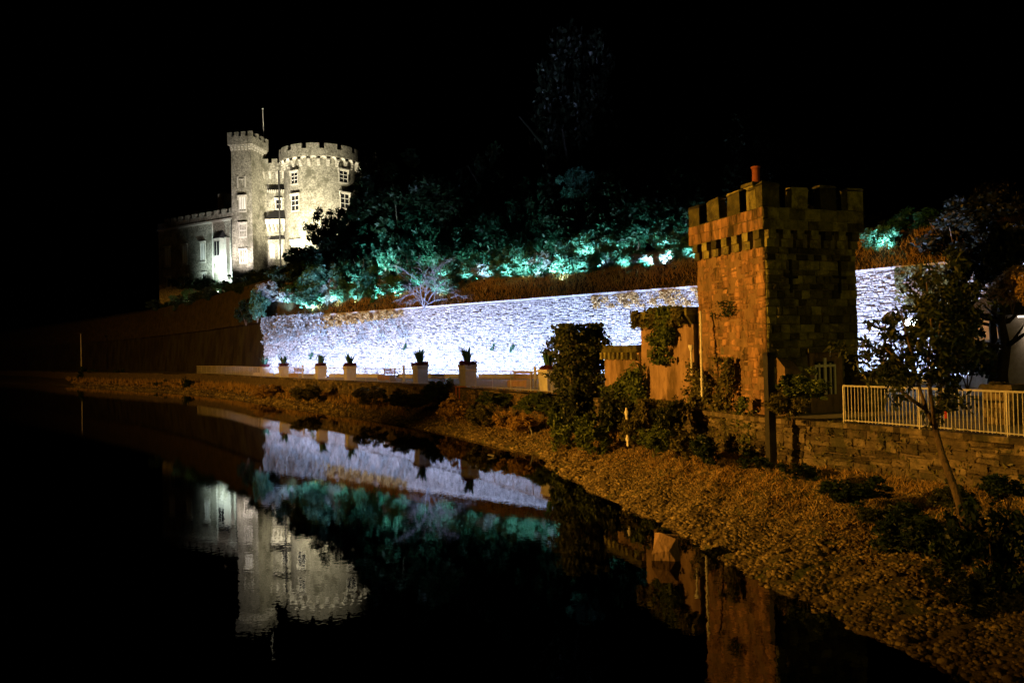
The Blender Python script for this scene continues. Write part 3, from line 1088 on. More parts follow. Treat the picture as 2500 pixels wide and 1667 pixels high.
def wing_win(x, z, w_, h_, pane):
    root = MB().box(x - w_ / 2 - .2, x + w_ / 2 + .2, -.05, .3, z - .3, z).build('window', 'castle_trim', wg)
    MB().box(x - w_ / 2, x + w_ / 2, -.05, 0.04, z, z + h_).build('pane', pane, root)
    m = MB()
    m.box(x - w_ / 2 - .18, x - w_ / 2, -.05, .16, z, z + h_).box(x + w_ / 2, x + w_ / 2 + .18, -.05, .16, z, z + h_)
    m.box(x - .06, x + .06, -.05, .1, z, z + h_).box(x - w_ / 2 - .18, x + w_ / 2 + .18, -.05, .16, z + h_, z + h_ + .2)
    m.box(x - w_ / 2 - .3, x + w_ / 2 + .3, -.05, .42, z + h_ + .2, z + h_ + .4)
    m.build('frame', 'castle_trim', root)
for x_ in (9.0, 14.5, 20.0):
    wing_win(x_, 5.0, 1.3, 3.6, 'castle_window_frame')
    wing_win(x_ - 0.3, 0.6, 1.0, 1.9, 'glass')
# oriel of the wing
om = MB().add([(2.0, 0, 4.2), (2.5, 1.2, 4.2), (4.3, 1.2, 4.2), (4.8, 0, 4.2), (2.0, 0, 8.9), (2.5, 1.2, 8.9), (4.3, 1.2, 8.9), (4.8, 0, 8.9)],
              [(0, 1, 5, 4), (1, 2, 6, 5), (2, 3, 7, 6), (0, 3, 2, 1)]).build('oriel', 'castle_trim', wg)
MB().add([(1.8, 0, 8.9), (2.35, 1.45, 8.9), (4.45, 1.45, 8.9), (5.0, 0, 8.9), (3.0, 0, 10.6), (3.8, 0, 10.6)],
         [(0, 1, 4), (1, 2, 5, 4), (2, 3, 5), (3, 2, 1, 0)]).build('oriel_roof', 'slate', om)
m = MB()
m.box(2.72, 3.3, 1.2, 1.26, 5.6, 8.3).box(3.5, 4.08, 1.2, 1.26, 5.6, 8.3)
m.build('oriel_glass', 'glass', om)
MB().add([(2.4, 0, 4.2), (2.4, 0.9, 4.2), (2.6, 0.9, 4.2), (2.6, 0, 4.2), (2.4, 0, 2.6), (2.6, 0, 2.6)], [(0, 1, 4), (3, 5, 2), (1, 2, 5, 4)]).build('bracket', 'castle_trim', om)
MB().add([(4.2, 0, 4.2), (4.2, 0.9, 4.2), (4.4, 0.9, 4.2), (4.4, 0, 4.2), (4.2, 0, 2.6), (4.4, 0, 2.6)], [(0, 1, 4), (3, 5, 2), (1, 2, 5, 4)]).build('bracket', 'castle_trim', om)
MB().tube([(0.3, 0.18, 0), (0.3, 0.18, WH)], 0.14).build('drainpipe', 'dark_metal', wg)
MB().tube([(5.9, 0.18, 0), (5.9, 0.18, WH)], 0.14).build('drainpipe', 'castle_trim', wg)
MB().box(1.2, 1.7, 0, 0.8, -1, 9).build('buttress', 'castle_trim', wg)
MB().taper(6.3, 8.4, -5, -3, WH, 37.4 - ZC, 0.1).build('chimney', 'castle_stone', wg)
MB().taper(14.3, 15.4, -5, -3, WH, 34.6 - ZC, 0.1).build('chimney', 'castle_stone', wg)
fp = thing('flagpole', 'slim white flagpole rising between the turret and the round tower', 'flagpole', (W(646, 380, 140).x, 140, Hl + ZC - 2))
MB().tube([(0, 0, 0), (-0.05, 0, 5), (-0.2, 0, W(643, 268, 140).z - (Hl + ZC - 2))], [0.1, 0.085, 0.05], 8).build('pole', 'white_paint', fp)
MB().lathe([(0.01, 0.0), (0.16, 0.1), (0.16, 0.2), (0.01, 0.3)], 8).build('finial', 'white_paint', fp).location = (-0.2, 0, W(643, 268, 140).z - (Hl + ZC - 2))

# ================================================================== FOLLY TOWER ON THE QUAY
TANG = R(20)
tcor = Vector((8.2, 23.8))
fol = thing('folly_tower', 'square battlemented stone tower on the quay, orange-lit left face and olive right face', 'tower', (tcor.x, tcor.y, 0), TANG)
TS, OV = 3.78, 0.21          # local x along right face, local y along left face (going back)
ZT = 9.82
zb = 0.7
X0, Y0 = OV, OV              # body corner sits inside the corbelled parapet corner
MB().box(X0, X0 + TS, Y0, Y0 + TS, zb, ZT - 1.55).build('wall', 'tower_mortar', fol)
# right face stones (local y = Y0, outward -y)
def right_skip(x, z):
    if 1.62 < x < 3.0 and ZP - .1 < z < 4.35: return True      # window surround
    for cx in (0.98, 3.03):
        if abs(x - cx) < 0.09 and 6.35 < z < 7.35: return True
    return False
rr = random.Random(21)
lay = course_layout(TS, zb, ZT - 2.0, 0.2, 0.58, 0.17, 0.33, rr, right_skip)
lay.sort(key=lambda q_: -(q_[1] - q_[0]) * (q_[3] - q_[2]))
stones_as_parts(fol, lay[:185], 'tower_stone', gap=0.02, depth=0.06, frame=lambda x: ((X0 + x, Y0), 0), rr=rr)
stones_as_stuff(fol, lay[185:], 'tower_stone', gap=0.02, depth=0.06, frame=lambda x: ((X0 + x, Y0), 0), rr=rr)
# left face: old render with bare stone at the edges
m = MB()
nx_, nz_ = 22, 44
vs = []
for j in range(nz_ + 1):
    for i in range(nx_ + 1):
        y = Y0 + TS * i / nx_; z = zb + (ZT - 1.98 - zb) * j / nz_
        dpt = 0.03 + 0.024 * noise2(y * 1.7, z * 1.3, 1.3)
        if i in (0,) : dpt = 0.02
        vs.append((X0 - dpt, y, z))
fs = [(j * (nx_ + 1) + i, j * (nx_ + 1) + i + 1, (j + 1) * (nx_ + 1) + i + 1, (j + 1) * (nx_ + 1) + i) for j in range(nz_) for i in range(nx_)]
m.add(vs, fs); m.build('render_coat', 'tower_render', fol, smooth=True)
lay = [q_ for q_ in course_layout(TS, zb, ZT - 2.02, 0.16, 0.5, 0.14, 0.3, rr, None, True) if rr.random() < .9 or q_[0] < .3]
lay.sort(key=lambda q_: -(q_[1] - q_[0]) * (q_[3] - q_[2]))
# local: along -y direction so that outward is -x
stones_as_parts(fol, lay[:110], 'tower_rubble', gap=0.016, depth=0.06, frame=lambda x: ((X0, Y0 + x), R(-90)), rr=rr)
stones_as_stuff(fol, lay[110:], 'tower_rubble', gap=0.016, depth=0.06, frame=lambda x: ((X0, Y0 + x), R(-90)), rr=rr)
# corbels, parapet, merlons
PS = TS + 2 * OV
cbm = MB().box(-0.15, 0.15, -OV, 0.02, ZT - 1.75, ZT - 1.455).box(-0.15, 0.15, -OV * 0.6, 0.02, ZT - 2.02, ZT - 1.75).build('corbel', 'tower_stone', fol)
for k in range(7):
    o_ = cbm if k == 0 else inst('corbel', cbm.data, fol, (0, 0, 0))
    o_.location = (X0 + 0.15 + (TS - 0.3) * k / 6, Y0, 0)
for k in range(7):
    inst('corbel', cbm.data, fol, (X0, Y0 + 0.15 + (TS - 0.3) * k / 6, 0), (0, 0, R(-90)))
T_ = 0.3
m = MB()
m.box(0, PS, 0, T_, ZT - 1.46, ZT - 0.74).box(0, PS, PS - T_, PS, ZT - 1.46, ZT - 0.74)
m.box(0, T_, T_ + .001, PS - T_ - .001, ZT - 1.46, ZT - 0.74).box(PS - T_, PS, T_ + .001, PS - T_ - .001, ZT - 1.46, ZT - 0.74)
m.build('parapet', 'tower_stone', fol)
MB().box(T_, PS - T_, T_, PS - T_, ZT - 1.6, ZT - 1.4).build('roof', 'slate', fol)
for (a_, b_, z0_, z1_) in course_layout(PS, ZT - 1.455, ZT - .75, .3, .7, .3, .4, rr):
    inst('parapet_stone', stone_mesh(rr.randrange(16), 'tower_stone'), fol, ((a_ + b_) / 2, 0, (z0_ + z1_) / 2), (0, 0, 0), (b_ - a_ - .02, .035, z1_ - z0_ - .02))
for (a_, b_, z0_, z1_) in course_layout(PS, ZT - 1.455, ZT - .75, .3, .7, .3, .4, rr):
    inst('parapet_stone', stone_mesh(rr.randrange(16), 'tower_rubble'), fol, (0, (a_ + b_) / 2, (z0_ + z1_) / 2), (0, 0, R(-90)), (b_ - a_ - .02, .035, z1_ - z0_ - .02))
mw = 0.68
def merlon_f(x, y, w2, d2):
    z0 = ZT - 0.742
    h = 0.74 * rr.uniform(0.84, 1.0)
    j = lambda: rr.uniform(-.04, .04)
    m = MB().box(x - w2, x + w2, y - d2, y + d2, z0, z0 + h)
    m.taper(x - w2 - .03, x + w2 + .03, y - d2 - .03, y + d2 + .03, z0 + h, z0 + h + 0.09, 0.05)
    m.v = [(a + j() * .5, b + j() * .5, c + j()) for (a, b, c) in m.v]
    m.build('merlon', 'tower_stone', fol)
step = (PS - mw) / 3
for k in range(4):
    merlon_f(mw / 2 + step * k, T_ / 2, mw / 2, T_ / 2 - .002)
    if 0 < k: merlon_f(T_ / 2, mw / 2 + step * k, T_ / 2 - .002, mw / 2)
    if 0 < k: merlon_f(PS - T_ / 2, mw / 2 + step * k, T_ / 2 - .002, mw / 2)
    if 0 < k < 3: merlon_f(mw / 2 + step * k, PS - T_ / 2, mw / 2, T_ / 2 - .002)
merlon_f(T_ / 2 + 0.004, mw / 2 + .17, T_ / 2 - .002, mw / 2 - .17)
# arrow loops
for cx in (0.98, 3.03):
    m = MB().box(X0 + cx - .04, X0 + cx + .04, Y0 - .088, Y0 + .01, 6.3, 7.4).box(X0 + cx - .27, X0 + cx - .041, Y0 - .088, Y0 + .01, 6.8, 6.89).box(X0 + cx + .041, X0 + cx + .27, Y0 - .088, Y0 + .01, 6.78, 6.87)
    m.build('arrow_loop', 'void', fol)
# stepped window low on the right face
wr = MB().box(X0 + 1.62, X0 + 3.0, Y0 - .10, Y0 + .02, ZP - .1, 4.3).build('window', 'tower_render', fol)
MB().box(X0 + 1.5, X0 + 3.12, Y0 - .2, Y0 + .02, 4.3, 4.45).build('lintel', 'tower_stone', wr)
MB().box(X0 + 1.82, X0 + 2.62, Y0 - .112, Y0 - .098, 2.9, 4.0).build('pane', 'glass', wr)
m = MB()
for (xa, xb, za, zz) in ((1.78, 1.84, 2.9, 3.9), (2.6, 2.66, 2.9, 3.9), (2.17, 2.27, 2.9, 4.12), (1.95, 2.0, 2.9, 3.95), (2.42, 2.47, 2.9, 3.95), (1.84, 2.17, 3.82, 3.9), (2.27, 2.6, 3.82, 3.9)):
    m.box(X0 + xa, X0 + xb, Y0 - .16, Y0 - .1, za, zz)
m.build('tracery', 'white_paint', wr)
MB().box(X0 + 3.15, X0 + 3.7, Y0 - .07, Y0 + .02, ZP, 4.2).build('door', 'void', fol)
# chimney
m = MB().box(0.9, 1.5, 1.6, 2.1, ZT - 1.4, ZT + 0.34)
m.box(0.84, 1.56, 1.54, 2.16, ZT + 0.34, ZT + 0.46)
chn = m.build('chimney', 'tower_stone', fol)
MB().lathe([(0.16, ZT + .46), (0.17, ZT + .5), (0.135, ZT + .56), (0.13, ZT + .98), (0.165, ZT + 1.01), (0.165, ZT + 1.07), (0.1, ZT + 1.07), (0.1, ZT + .8)], 14, cx=1.25, cy=1.85).build('chimney_pot', 'terracotta', chn)

# small stub at tower's right and short buttress
sw = thing('stub_wall', 'short low stone wall beside the tower behind the railing', 'wall', (*(tcor + Vector((math.cos(TANG), math.sin(TANG))) * 3.55), 0), TANG)
MB().box(0, 0.85, -0.5, 0.1, ZP - .1, 3.5).build('wall', 'tower_mortar', sw)
stones_as_parts(sw, course_layout(0.85, ZP, 3.5, 0.25, 0.45, 0.18, 0.3, rr), 'tower_stone', frame=lambda x: ((x, -0.5), 0), rr=rr)
MB().box(-.04, 0.9, -.58, .14, 3.5, 3.6).build('coping', 'tower_stone', sw)
bt = thing('corner_buttress', 'small stone buttress with sloped cap at the foot of the tower corner', 'buttress', (tcor.x, tcor.y, 0), TANG)
MB().add([(0.5, -.25, ZP), (1.15, -.25, ZP), (1.15, .14, ZP), (.5, .14, ZP), (.5, -.25, 3.85), (1.15, -.25, 3.7), (1.15, .14, 4.05), (.5, .14, 4.2)],
         [(0, 1, 5, 4), (1, 2, 6, 5), (3, 0, 4, 7), (4, 5, 6, 7)]).build('wall', 'tower_render', bt)
stones_as_parts(bt, course_layout(.65, ZP, 3.55, .2, .4, .2, .3, rr), 'tower_stone', frame=lambda x: ((.5 + x, -.25), 0), depth=.04, rr=rr)
# dark upright band at the tower corner, built as a solid box
bp_ = thing('black_upright', 'tall square black upright standing against the quay wall by the tower corner', 'post', W(1880, 1000, 22.2).xy.to_3d(), TANG)
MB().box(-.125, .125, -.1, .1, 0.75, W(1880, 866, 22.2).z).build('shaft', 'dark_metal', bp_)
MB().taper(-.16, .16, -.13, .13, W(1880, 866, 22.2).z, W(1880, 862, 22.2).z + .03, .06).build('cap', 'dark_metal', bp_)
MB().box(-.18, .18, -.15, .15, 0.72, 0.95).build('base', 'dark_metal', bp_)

# ---------------------------------------------------------------- lower lodge blocks along the quay (same line as the tower's left face)
vdir = Vector((-math.sin(TANG), math.cos(TANG)))
def along(s, out=0.0):
    q = tcor + vdir * s + Vector((-math.cos(TANG), -math.sin(TANG))) * out
    return Vector((q.x, q.y, 0))
def lodge(name, label, s0, s1, ztop, out, corb_h, nm, material, depth=2.6):
    t = thing(name, label, 'building', along(s0, out), TANG + R(90))      # local x along the quay away from us, outward is local +y
    Lg = s1 - s0
    MB().taper(0, Lg, -depth, 0, 0.7, ztop - corb_h - .3, 0.0).build('wall', material, t)
    if corb_h > 0:
        MB().add([(0, 0.04, ztop - corb_h - .3), (Lg, 0.04, ztop - corb_h - .3), (Lg + .3, .28, ztop - .3), (0, .28, ztop - .3), (0, -depth, ztop - .3), (Lg + .3, -depth, ztop - .3), (0, -depth, ztop - corb_h - .3), (Lg, -depth, ztop - corb_h - .3)],
                 [(0, 1, 2, 3), (3, 2, 5, 4), (1, 7, 5, 2), (0, 3, 4, 6)]).build('cornice', 'tower_stone', t)
    MB().box(0, Lg + (.3 if corb_h else .12), -depth, .285 if corb_h else .12, ztop - .3, ztop).build('parapet', 'tower_stone', t)
    if nm:
        c0 = None
        for k in range(nm):
            x = 0.25 + (Lg - .35) * k / (nm - 1)
            if c0 is None:
                c0 = MB().box(-.09, .09, 0, .2, ztop - .62, ztop - .301).build('corbel', 'tower_stone', t); o_ = c0
            else:
                o_ = inst('corbel', c0.data, t, (0, 0, 0))
            o_.location = (x, 0.045 if not corb_h else .09, 0)
    lay = [s for s in course_layout(Lg, .75, ztop - corb_h - .4, .28, .6, .2, .34, rr) if rr.random() < .03 or s[3] < 1.6]
    stones_as_parts(t, lay[:200], 'tower_stone', frame=lambda x: ((x, 0), R(180)), rr=rr, depth=.03)
    return t
l2 = lodge('lodge_house', 'pinkish rendered low lodge with corbelled parapet left of the tower', 4.15, 8.05, 6.1, -0.05, 0.35, 7, 'lodge_render')
l1 = lodge('gate_block', 'squat rendered block with stone cap between the lodge and the ivy pillar', 8.1, 11.3, 4.72, 0.05, 0.0, 8, 'lodge_render', 2.0)
iv = thing('ivy_pillar', 'thick stone gate pillar smothered in dark ivy left of the squat block', 'pillar', (3.2, 35.2, 0), TANG)
MB().box(-.75, .75, -.6, .7, .7, 5.15).build('shaft', 'tower_mortar', iv)
MB().taper(-.9, .9, -.75, .85, 5.15, 5.4, .1).build('cap', 'tower_stone', iv)
# white drainpipe between tower and lodge and the short white pipe lower down
dp = thing('white_drainpipe', 'long white drainpipe between the tower and the lodge', 'pipe')
q = W(1710, 760, 26.6)
q2 = W(1714, 968, 26.2)
dpt = MB().tube([(q.x, q.y, q.z), (q2.x, q2.y, q2.z)], 0.04, 10).build('pipe', 'white_paint', dp)
for k in range(3):
    z = q2.z + (q.z - q2.z) * (.2 + .32 * k); xx = q2.x + (q.x - q2.x) * (.2 + .32 * k); yy = q2.y + (q.y - q2.y) * (.2 + .32 * k)
    MB().lathe([(.04, z - .04), (.058, z - .04), (.058, z + .04), (.04, z + .04)], 10, cx=xx, cy=yy).build('pipe_clip', 'white_paint', dp)
wp = thing('outfall_pipe', 'short white pipe standing upright on the weedy bank below the squat block', 'pipe')
qa, qb = W(1529, 996, 27.5), W(1533, 1090, 27.0)
MB().tube([qa, qb], .045, 10).build('pipe', 'white_paint', wp)
for t in (.12, .8):
    qq = qa.lerp(qb, t)
    MB().lathe([(.045, qq.z - .06), (.075, qq.z - .06), (.075, qq.z + .06), (.045, qq.z + .06)], 10, cx=qq.x, cy=qq.y).build('pipe_joint', 'white_paint', wp)
pj = thing('wall_pipe', 'short white pipe with hopper on the lodge wall', 'pipe')
qa, qb = W(1687, 850, 27.3), W(1689, 915, 27.3)
MB().tube([qa, qb], .035, 8).build('pipe', 'white_paint', pj)
MB().lathe([(.04, qa.z - .1), (.1, qa.z + .06), (.1, qa.z + .12)], 8, cx=qa.x, cy=qa.y).build('hopper', 'white_paint', pj)


# ================================================================== RAILINGS
def railing(label, P, z, h, spacing, nparts, bar_r, out=0.0, bend=0.0):
    t = thing('railing', label, 'railing', group='quay railings')
    Lr, fr = line_frame(P)
    xs = np.arange(0.05, Lr, spacing)
    bm = MB().tube([(0, 0, 0.06), (0, 0, h)], bar_r, 6).build('bar', 'galvanised', t)
    first = True
    far = MB()
    for i, x in enumerate(xs):
        (q, rz) = fr(x, out)
        if i < nparts:
            o_ = bm if first else inst('bar', bm.data, t, (0, 0, 0))
            first = False
            o_.location = (q[0], q[1], z); o_.rotation_euler = (random.uniform(-.006, .006), random.uniform(-.006, .006), rz)
        else:
            r_ = bar_r
            far.add([(q[0] - r_, q[1], z + .06), (q[0] + r_, q[1] - r_, z + .06), (q[0] + r_, q[1] + r_, z + .06),
                     (q[0] - r_, q[1], z + h), (q[0] + r_, q[1] - r_, z + h), (q[0] + r_, q[1] + r_, z + h)],
                    [(0, 1, 4, 3), (1, 2, 5, 4), (2, 0, 3, 5)])
    if far.v:
        tag(far.build('far_bars', 'galvanised', t), kind='stuff')
    n = max(2, int(Lr / 1.0))
    top = [(*fr(Lr * k / n, out)[0], z + h) for k in range(n + 1)]
    MB().tube(top, 0.028, 6).build('top_rail', 'galvanised', t)
    low = [(a, b, z + .1) for a, b, c in top]
    MB().tube(low, 0.018, 6).build('bottom_rail', 'galvanised', t)
    pm_ = None
    for k in range(int(Lr / 2.2) + 1):
        (q, rz) = fr(min(Lr, k * 2.2), out)
        if pm_ is None:
            pm_ = MB().box(-.014, .014, -.014, .014, 0, h - .01).build('post', 'galvanised', t); o_ = pm_
        else:
            o_ = inst('post', pm_.data, t, (0, 0, 0))
        o_.location = (q[0], q[1], z); o_.rotation_euler = (0, 0, rz)
    return t


nearline = [(9.55, 21.2), (10.1, 20.35), (11.0, 18.75), (11.8, 17.05), (13.4, 14.1), (15.05, 11)]
railing('pale upright-bar railing along the ledge right of the tower', nearline, ZP, 1.08, 0.1, 300, 0.0105, -0.12)
farline = [tuple(q) for q in WALL if q[1] > 37 and q[1] < 109]
railing('long pale upright-bar railing curving along the quay before the floodlit wall', farline, ZP, 1.12, 0.13, 290, 0.008, -0.15)

# ================================================================== TERRACE FURNITURE
def planter(px, d, z_top, label, seed, size=0.92):
    X = W(px, 900, d).x
    t = thing('planter', label, 'planter', (X, d, ZP), R(33), 'planters along the terrace')
    h = z_top - ZP
    MB().taper(-size / 2 * .86, size / 2 * .86, -size / 2 * .86, size / 2 * .86, 0, h * 0.96, -.05).build('tub', 'planter_concrete', t)
    MB().taper(-size * .56, size * .56, -size * .56, size * .56, h * .96, h * 1.05, .04).build('rim', 'planter_concrete', t)
    g = np.random.default_rng(seed)
    cs = [(g.uniform(-.5, .5) * size, g.uniform(-.5, .5) * size, h + .1 + g.uniform(0, .14)) for _ in range(26)]
    V, Fq = leaf_cloud(cs, [0.16] * 26, 26, 0.09, seed)
    mesh_np('heather', V, Fq, 'planter_heather', t)
    m = MB()
    for k in range(26):
        a = g.uniform(0, 6.28); l = g.uniform(.75, 1.35); e = g.uniform(.1, .6)
        w2 = 0.085
        b0 = Vector((0.12 * math.cos(a), .12 * math.sin(a), h + .15))
        b1 = b0 + Vector((math.cos(a) * l * e * .5, math.sin(a) * l * e * .5, l * .65))
        b2 = b0 + Vector((math.cos(a) * l * e * 1.1, math.sin(a) * l * e * 1.1, l * (1.0 - .3 * e)))
        sd = Vector((-math.sin(a), math.cos(a), 0)) * w2
        m.add([b0 - sd, b0 + sd, b1 + sd * .9, b1 - sd * .9, b2], [(0, 1, 2, 3), (3, 2, 4)])
    m.build('spiky_plant', 'leaf_spike', t)
    return t
PL = [(646, 85, 3.35, 'leftmost planter with low plant at the far end of the floodlit wall'),
      (692, 79, 3.45, 'second planter from the left, with a tall bushy spiky plant'),
      (783, 70.5, 3.5, 'third planter from the left, with a small pointed spiky plant'),
      (854, 65.5, 3.5, 'fourth planter from the left, with a splayed spiky plant'),
      (1026, 55, 3.6, 'planter with tall upright leaves right of the small brown bench'),
      (1142, 49.5, 3.65, 'planter with a splayed spiky plant left of the large brown bench'),
      (1340, 41.5, 3.45, 'darkest planter, next to the ivy pillar')]
for i, (px, d, zt_, lb) in enumerate(PL):
    planter(px, d, zt_, lb, 60 + i)


def bench(px, d, label, wd):
    X = W(px, 900, d).x
    t = thing('bench', label, 'bench', (X, d, ZP), R(-38), 'benches on the terrace')
    for k in range(5):
        y = -.28 + k * .13
        MB().box(-wd / 2, wd / 2, y, y + .1, .44, .49).build('seat_slat', 'bench_wood', t)
    for k in range(3):
        MB().box(-wd / 2, wd / 2, .36, .40, .6 + k * .14, .7 + k * .14).build('back_slat', 'bench_wood', t)
    for sx in (-1, 1):
        MB().box(sx * wd * .42 - .04, sx * wd * .42 + .04, -.28, .34, 0, .44).build('leg', 'bench_wood', t)
        MB().box(sx * wd * .42 - .03, sx * wd * .42 + .03, .34, .41, 0, 1.0).build('back_post', 'bench_wood', t)
    MB().box(-wd / 2, wd / 2, -.3, -.26, .1, .43).build('front_board', 'bench_wood', t)
bench(943, 62, 'small brown wooden bench on the terrace between the fourth and fifth planters', 1.5)
bench(1268, 45.5, 'larger brown wooden bench on the terrace left of the ivy pillar', 1.5)
bench(722, 76, 'far brown wooden bench between the second and third planters', 1.6)
for (px, d, lb) in ((739, 75, 'slim pale bollard left of the third planter'), (986, 60.5, 'slim pale bollard right of the small bench'),
                    (1306, 45.5, 'slim pale bollard right of the large bench')):
    t = thing('bollard', lb, 'bollard', (W(px, 900, d).x, d, ZP), 0, 'bollards on the terrace')
    MB().lathe([(.13, 0), (.13, .04), (.085, .08), (.08, 1.15), (.09, 1.17), (.09, 1.22), (.05, 1.3), (.005, 1.32)], 12).build('shaft', 'white_paint', t)
    MB().lathe([(.082, .95), (.1, .96), (.1, 1.03), (.082, 1.04)], 12).build('collar', 'galvanised', t)

# low white kerb in front of the floodlights
def path_gap(x):
    """width of the terrace in front of the lit wall at the along-wall coordinate x"""
    (q, rz) = fr_l(x)
    return min(math.hypot(q[0] - w_[0], q[1] - w_[1]) for w_ in WALL)
kb = thing('terrace_kerb', 'low white kerb in separate lengths at the foot of the floodlit wall', 'kerb')
km = MB().taper(-.5, .5, -.15, .15, 0, .36, .015).build('kerb_stone', 'planter_concrete', kb)
x = 2; i = 0
while x < LEN - 20:
    (q, rz) = fr_l(x, -min(5.0, path_gap(x) - 1.2))
    if i % 5 != 3:
        o_ = km if i == 0 else inst('kerb_stone', km.data, kb, (0, 0, 0))
        o_.location = (q[0], q[1], ZP); o_.rotation_euler = (0, 0, rz); o_.scale = (1.95, 1, 1)
    x += 2.0; i += 1

# ================================================================== LAMPS
COOL = (0.46, 0.59, 1.0)
SODIUM = (1.0, 0.43, 0.045)
nl = 12
for k in range(nl):
    x = 3.0 + (LEN - 31.5) * k / (nl - 1)
    dw = min(4.2, path_gap(x) - 1.9)
    (q, rz) = fr_l(x, -dw)
    t = thing('wall_floodlight', ORD[k] + ' floodlight from the left along the foot of the long pale wall', 'floodlight', (q[0], q[1], ZP), rz, 'floodlights washing the garden wall')
    MB().box(-.25, .25, -.12, .12, .06, .24).build('housing', 'dark_metal', t)
    MB().box(-.22, .22, -.1, .1, .241, .25).build('lens', 'lens_small', t)
    MB().box(-.28, -.255, -.05, .05, 0, .2).build('bracket', 'dark_metal', t)
    MB().box(.255, .28, -.05, .05, 0, .2).build('bracket', 'dark_metal', t)
    spot(t, (0, 0, .3), (0, dw, 1.25 * dw), (960, 700, 860, 640, 920)[k % 5] * dw ** 1.6, COOL, 176, 0.35, 0.15)


def flood(loc, target, power, color, angle, label, cat='floodlight', group=None, blend=.8):
    rz = math.atan2(target[1] - loc[1], target[0] - loc[0]) - R(90)
    t = thing('castle_floodlight', label, cat, loc, rz, group)
    MB().box(-.3, .3, -.15, .15, .25, .6).build('housing', 'dark_metal', t)
    MB().box(-.26, .26, .151, .16, .29, .56).build('lens', 'lens_small', t)
    MB().box(-.34, -.31, -.04, .04, 0, .45).build('bracket', 'dark_metal', t)
    MB().box(.31, .34, -.04, .04, 0, .45).build('bracket', 'dark_metal', t)
    d = Vector(target) - Vector(loc)
    c, s = math.cos(-rz), math.sin(-rz)
    spot(t, (0, .25, .6), (d.x * c - d.y * s, d.x * s + d.y * c, d.z), power, color, angle, blend, .3)
CREAM = (1.0, 0.89, 0.62)
flood((-40.0, 122.5, 17.8), (-38.0, 134, 29), 52000, CREAM, 80, 'floodlight aimed at the left flank of the round tower')
flood((-33.0, 123.0, 17.8), (-35.0, 134, 29), 46000, CREAM, 80, 'floodlight aimed at the middle of the round tower')
flood((-48.5, 127.0, 18.2), (-48.5, 134, 28), 17000, (1.0, 0.88, 0.80), 90, 'floodlight aimed at the square turret')
flood((-55.6, 138.2, 18.4), (-54.6, 142.2, 21.5), 14000, (0.78, 0.97, 0.92), 104, 'floodlight aimed at the oriel of the castle wing')
flood((-60.3, 140.8, 18.4), (-58.8, 144.2, 20.5), 3200, (0.75, 0.97, 0.9), 105, 'weaker floodlight further along the castle wing')


def street_lamp(loc, arm, power, color, label, target, angle=150, h=8.0, blend=.5):
    t = thing('street_lamp', label, 'street lamp', loc, 0, 'sodium street lamps')
    MB().tube([(0, 0, 0), (0, 0, h - .6), (arm[0] * .2, arm[1] * .2, h - .05), (arm[0] * .5, arm[1] * .5, h + .16), (arm[0], arm[1], h + .12)], [.1, .07, .06, .05, .04], 8).build('pole', 'dark_metal', t)
    hx, hy = arm
    MB().lathe([(.01, h + .22), (.3, h + .16), (.75, h + .02), (.75, h), (.01, h)], 20, cx=hx, cy=hy).build('hood', 'dark_metal', t)
    MB().lathe([(.01, h - .02), (.12, h - .02), (.12, h - .001)], 12, cx=hx, cy=hy).build('lens', 'lens_sodium', t)
    tl = (target[0] - loc[0], target[1] - loc[1], target[2] - loc[2])
    spot(t, (hx, hy, h - .035), tl, power, color, angle, blend, .008)
street_lamp((-36, 12, 1.6), (1.2, 0.5), 118000, SODIUM, 'tall sodium street lamp on the opposite quay near the bridge', (4.5, 28.5, 8), 61, 9.5, 0.9)
street_lamp((-60, 14, 1.6), (1.2, 0.8), 165000, SODIUM, 'tall sodium street lamp further along the opposite quay', (-44, 80, 9), 92, 10, 0.8)
street_lamp((17, -6, 2.2), (-1.0, 0.6), 2300, (1.0, 0.72, 0.10), 'sodium street lamp at the bridge end behind the viewpoint', (10, 26, 8.5), 70, 8.5, 0.9)

# park lamps seen in the picture
t = thing('park_lamp', 'white park lamp glaring through the leaves of the leaning tree', 'lamp', (W(2226, 790, 34).x, 34, ZP))
zz = W(2226, 790, 34).z - ZP
MB().tube([(0, 0, 0), (0, 0, zz - .2)], [.06, .04], 8).build('pole', 'dark_metal', t)
MB().lathe([(.02, zz - .2), (.26, zz - .02), (.28, zz + .08), (.18, zz + .22), (.01, zz + .26)], 14).build('globe', 'lens_white', t, smooth=True)
q = W(2285, 588, 51)
t = thing('bank_lamp', 'small blue-white lamp on the dark bank above the wall right of the tower', 'lamp', (q.x, 51, hill_z(q.x, 51)))
zz = q.z - hill_z(q.x, 51)
MB().tube([(0, 0, -.3), (0, 0, zz)], .04, 8).build('pole', 'dark_metal', t)
MB().box(-.22, .22, -.12, .12, zz - .1, zz + .2).build('lens', 'lens_white', t)
point(t, (0, -.5, zz), 60, COOL)

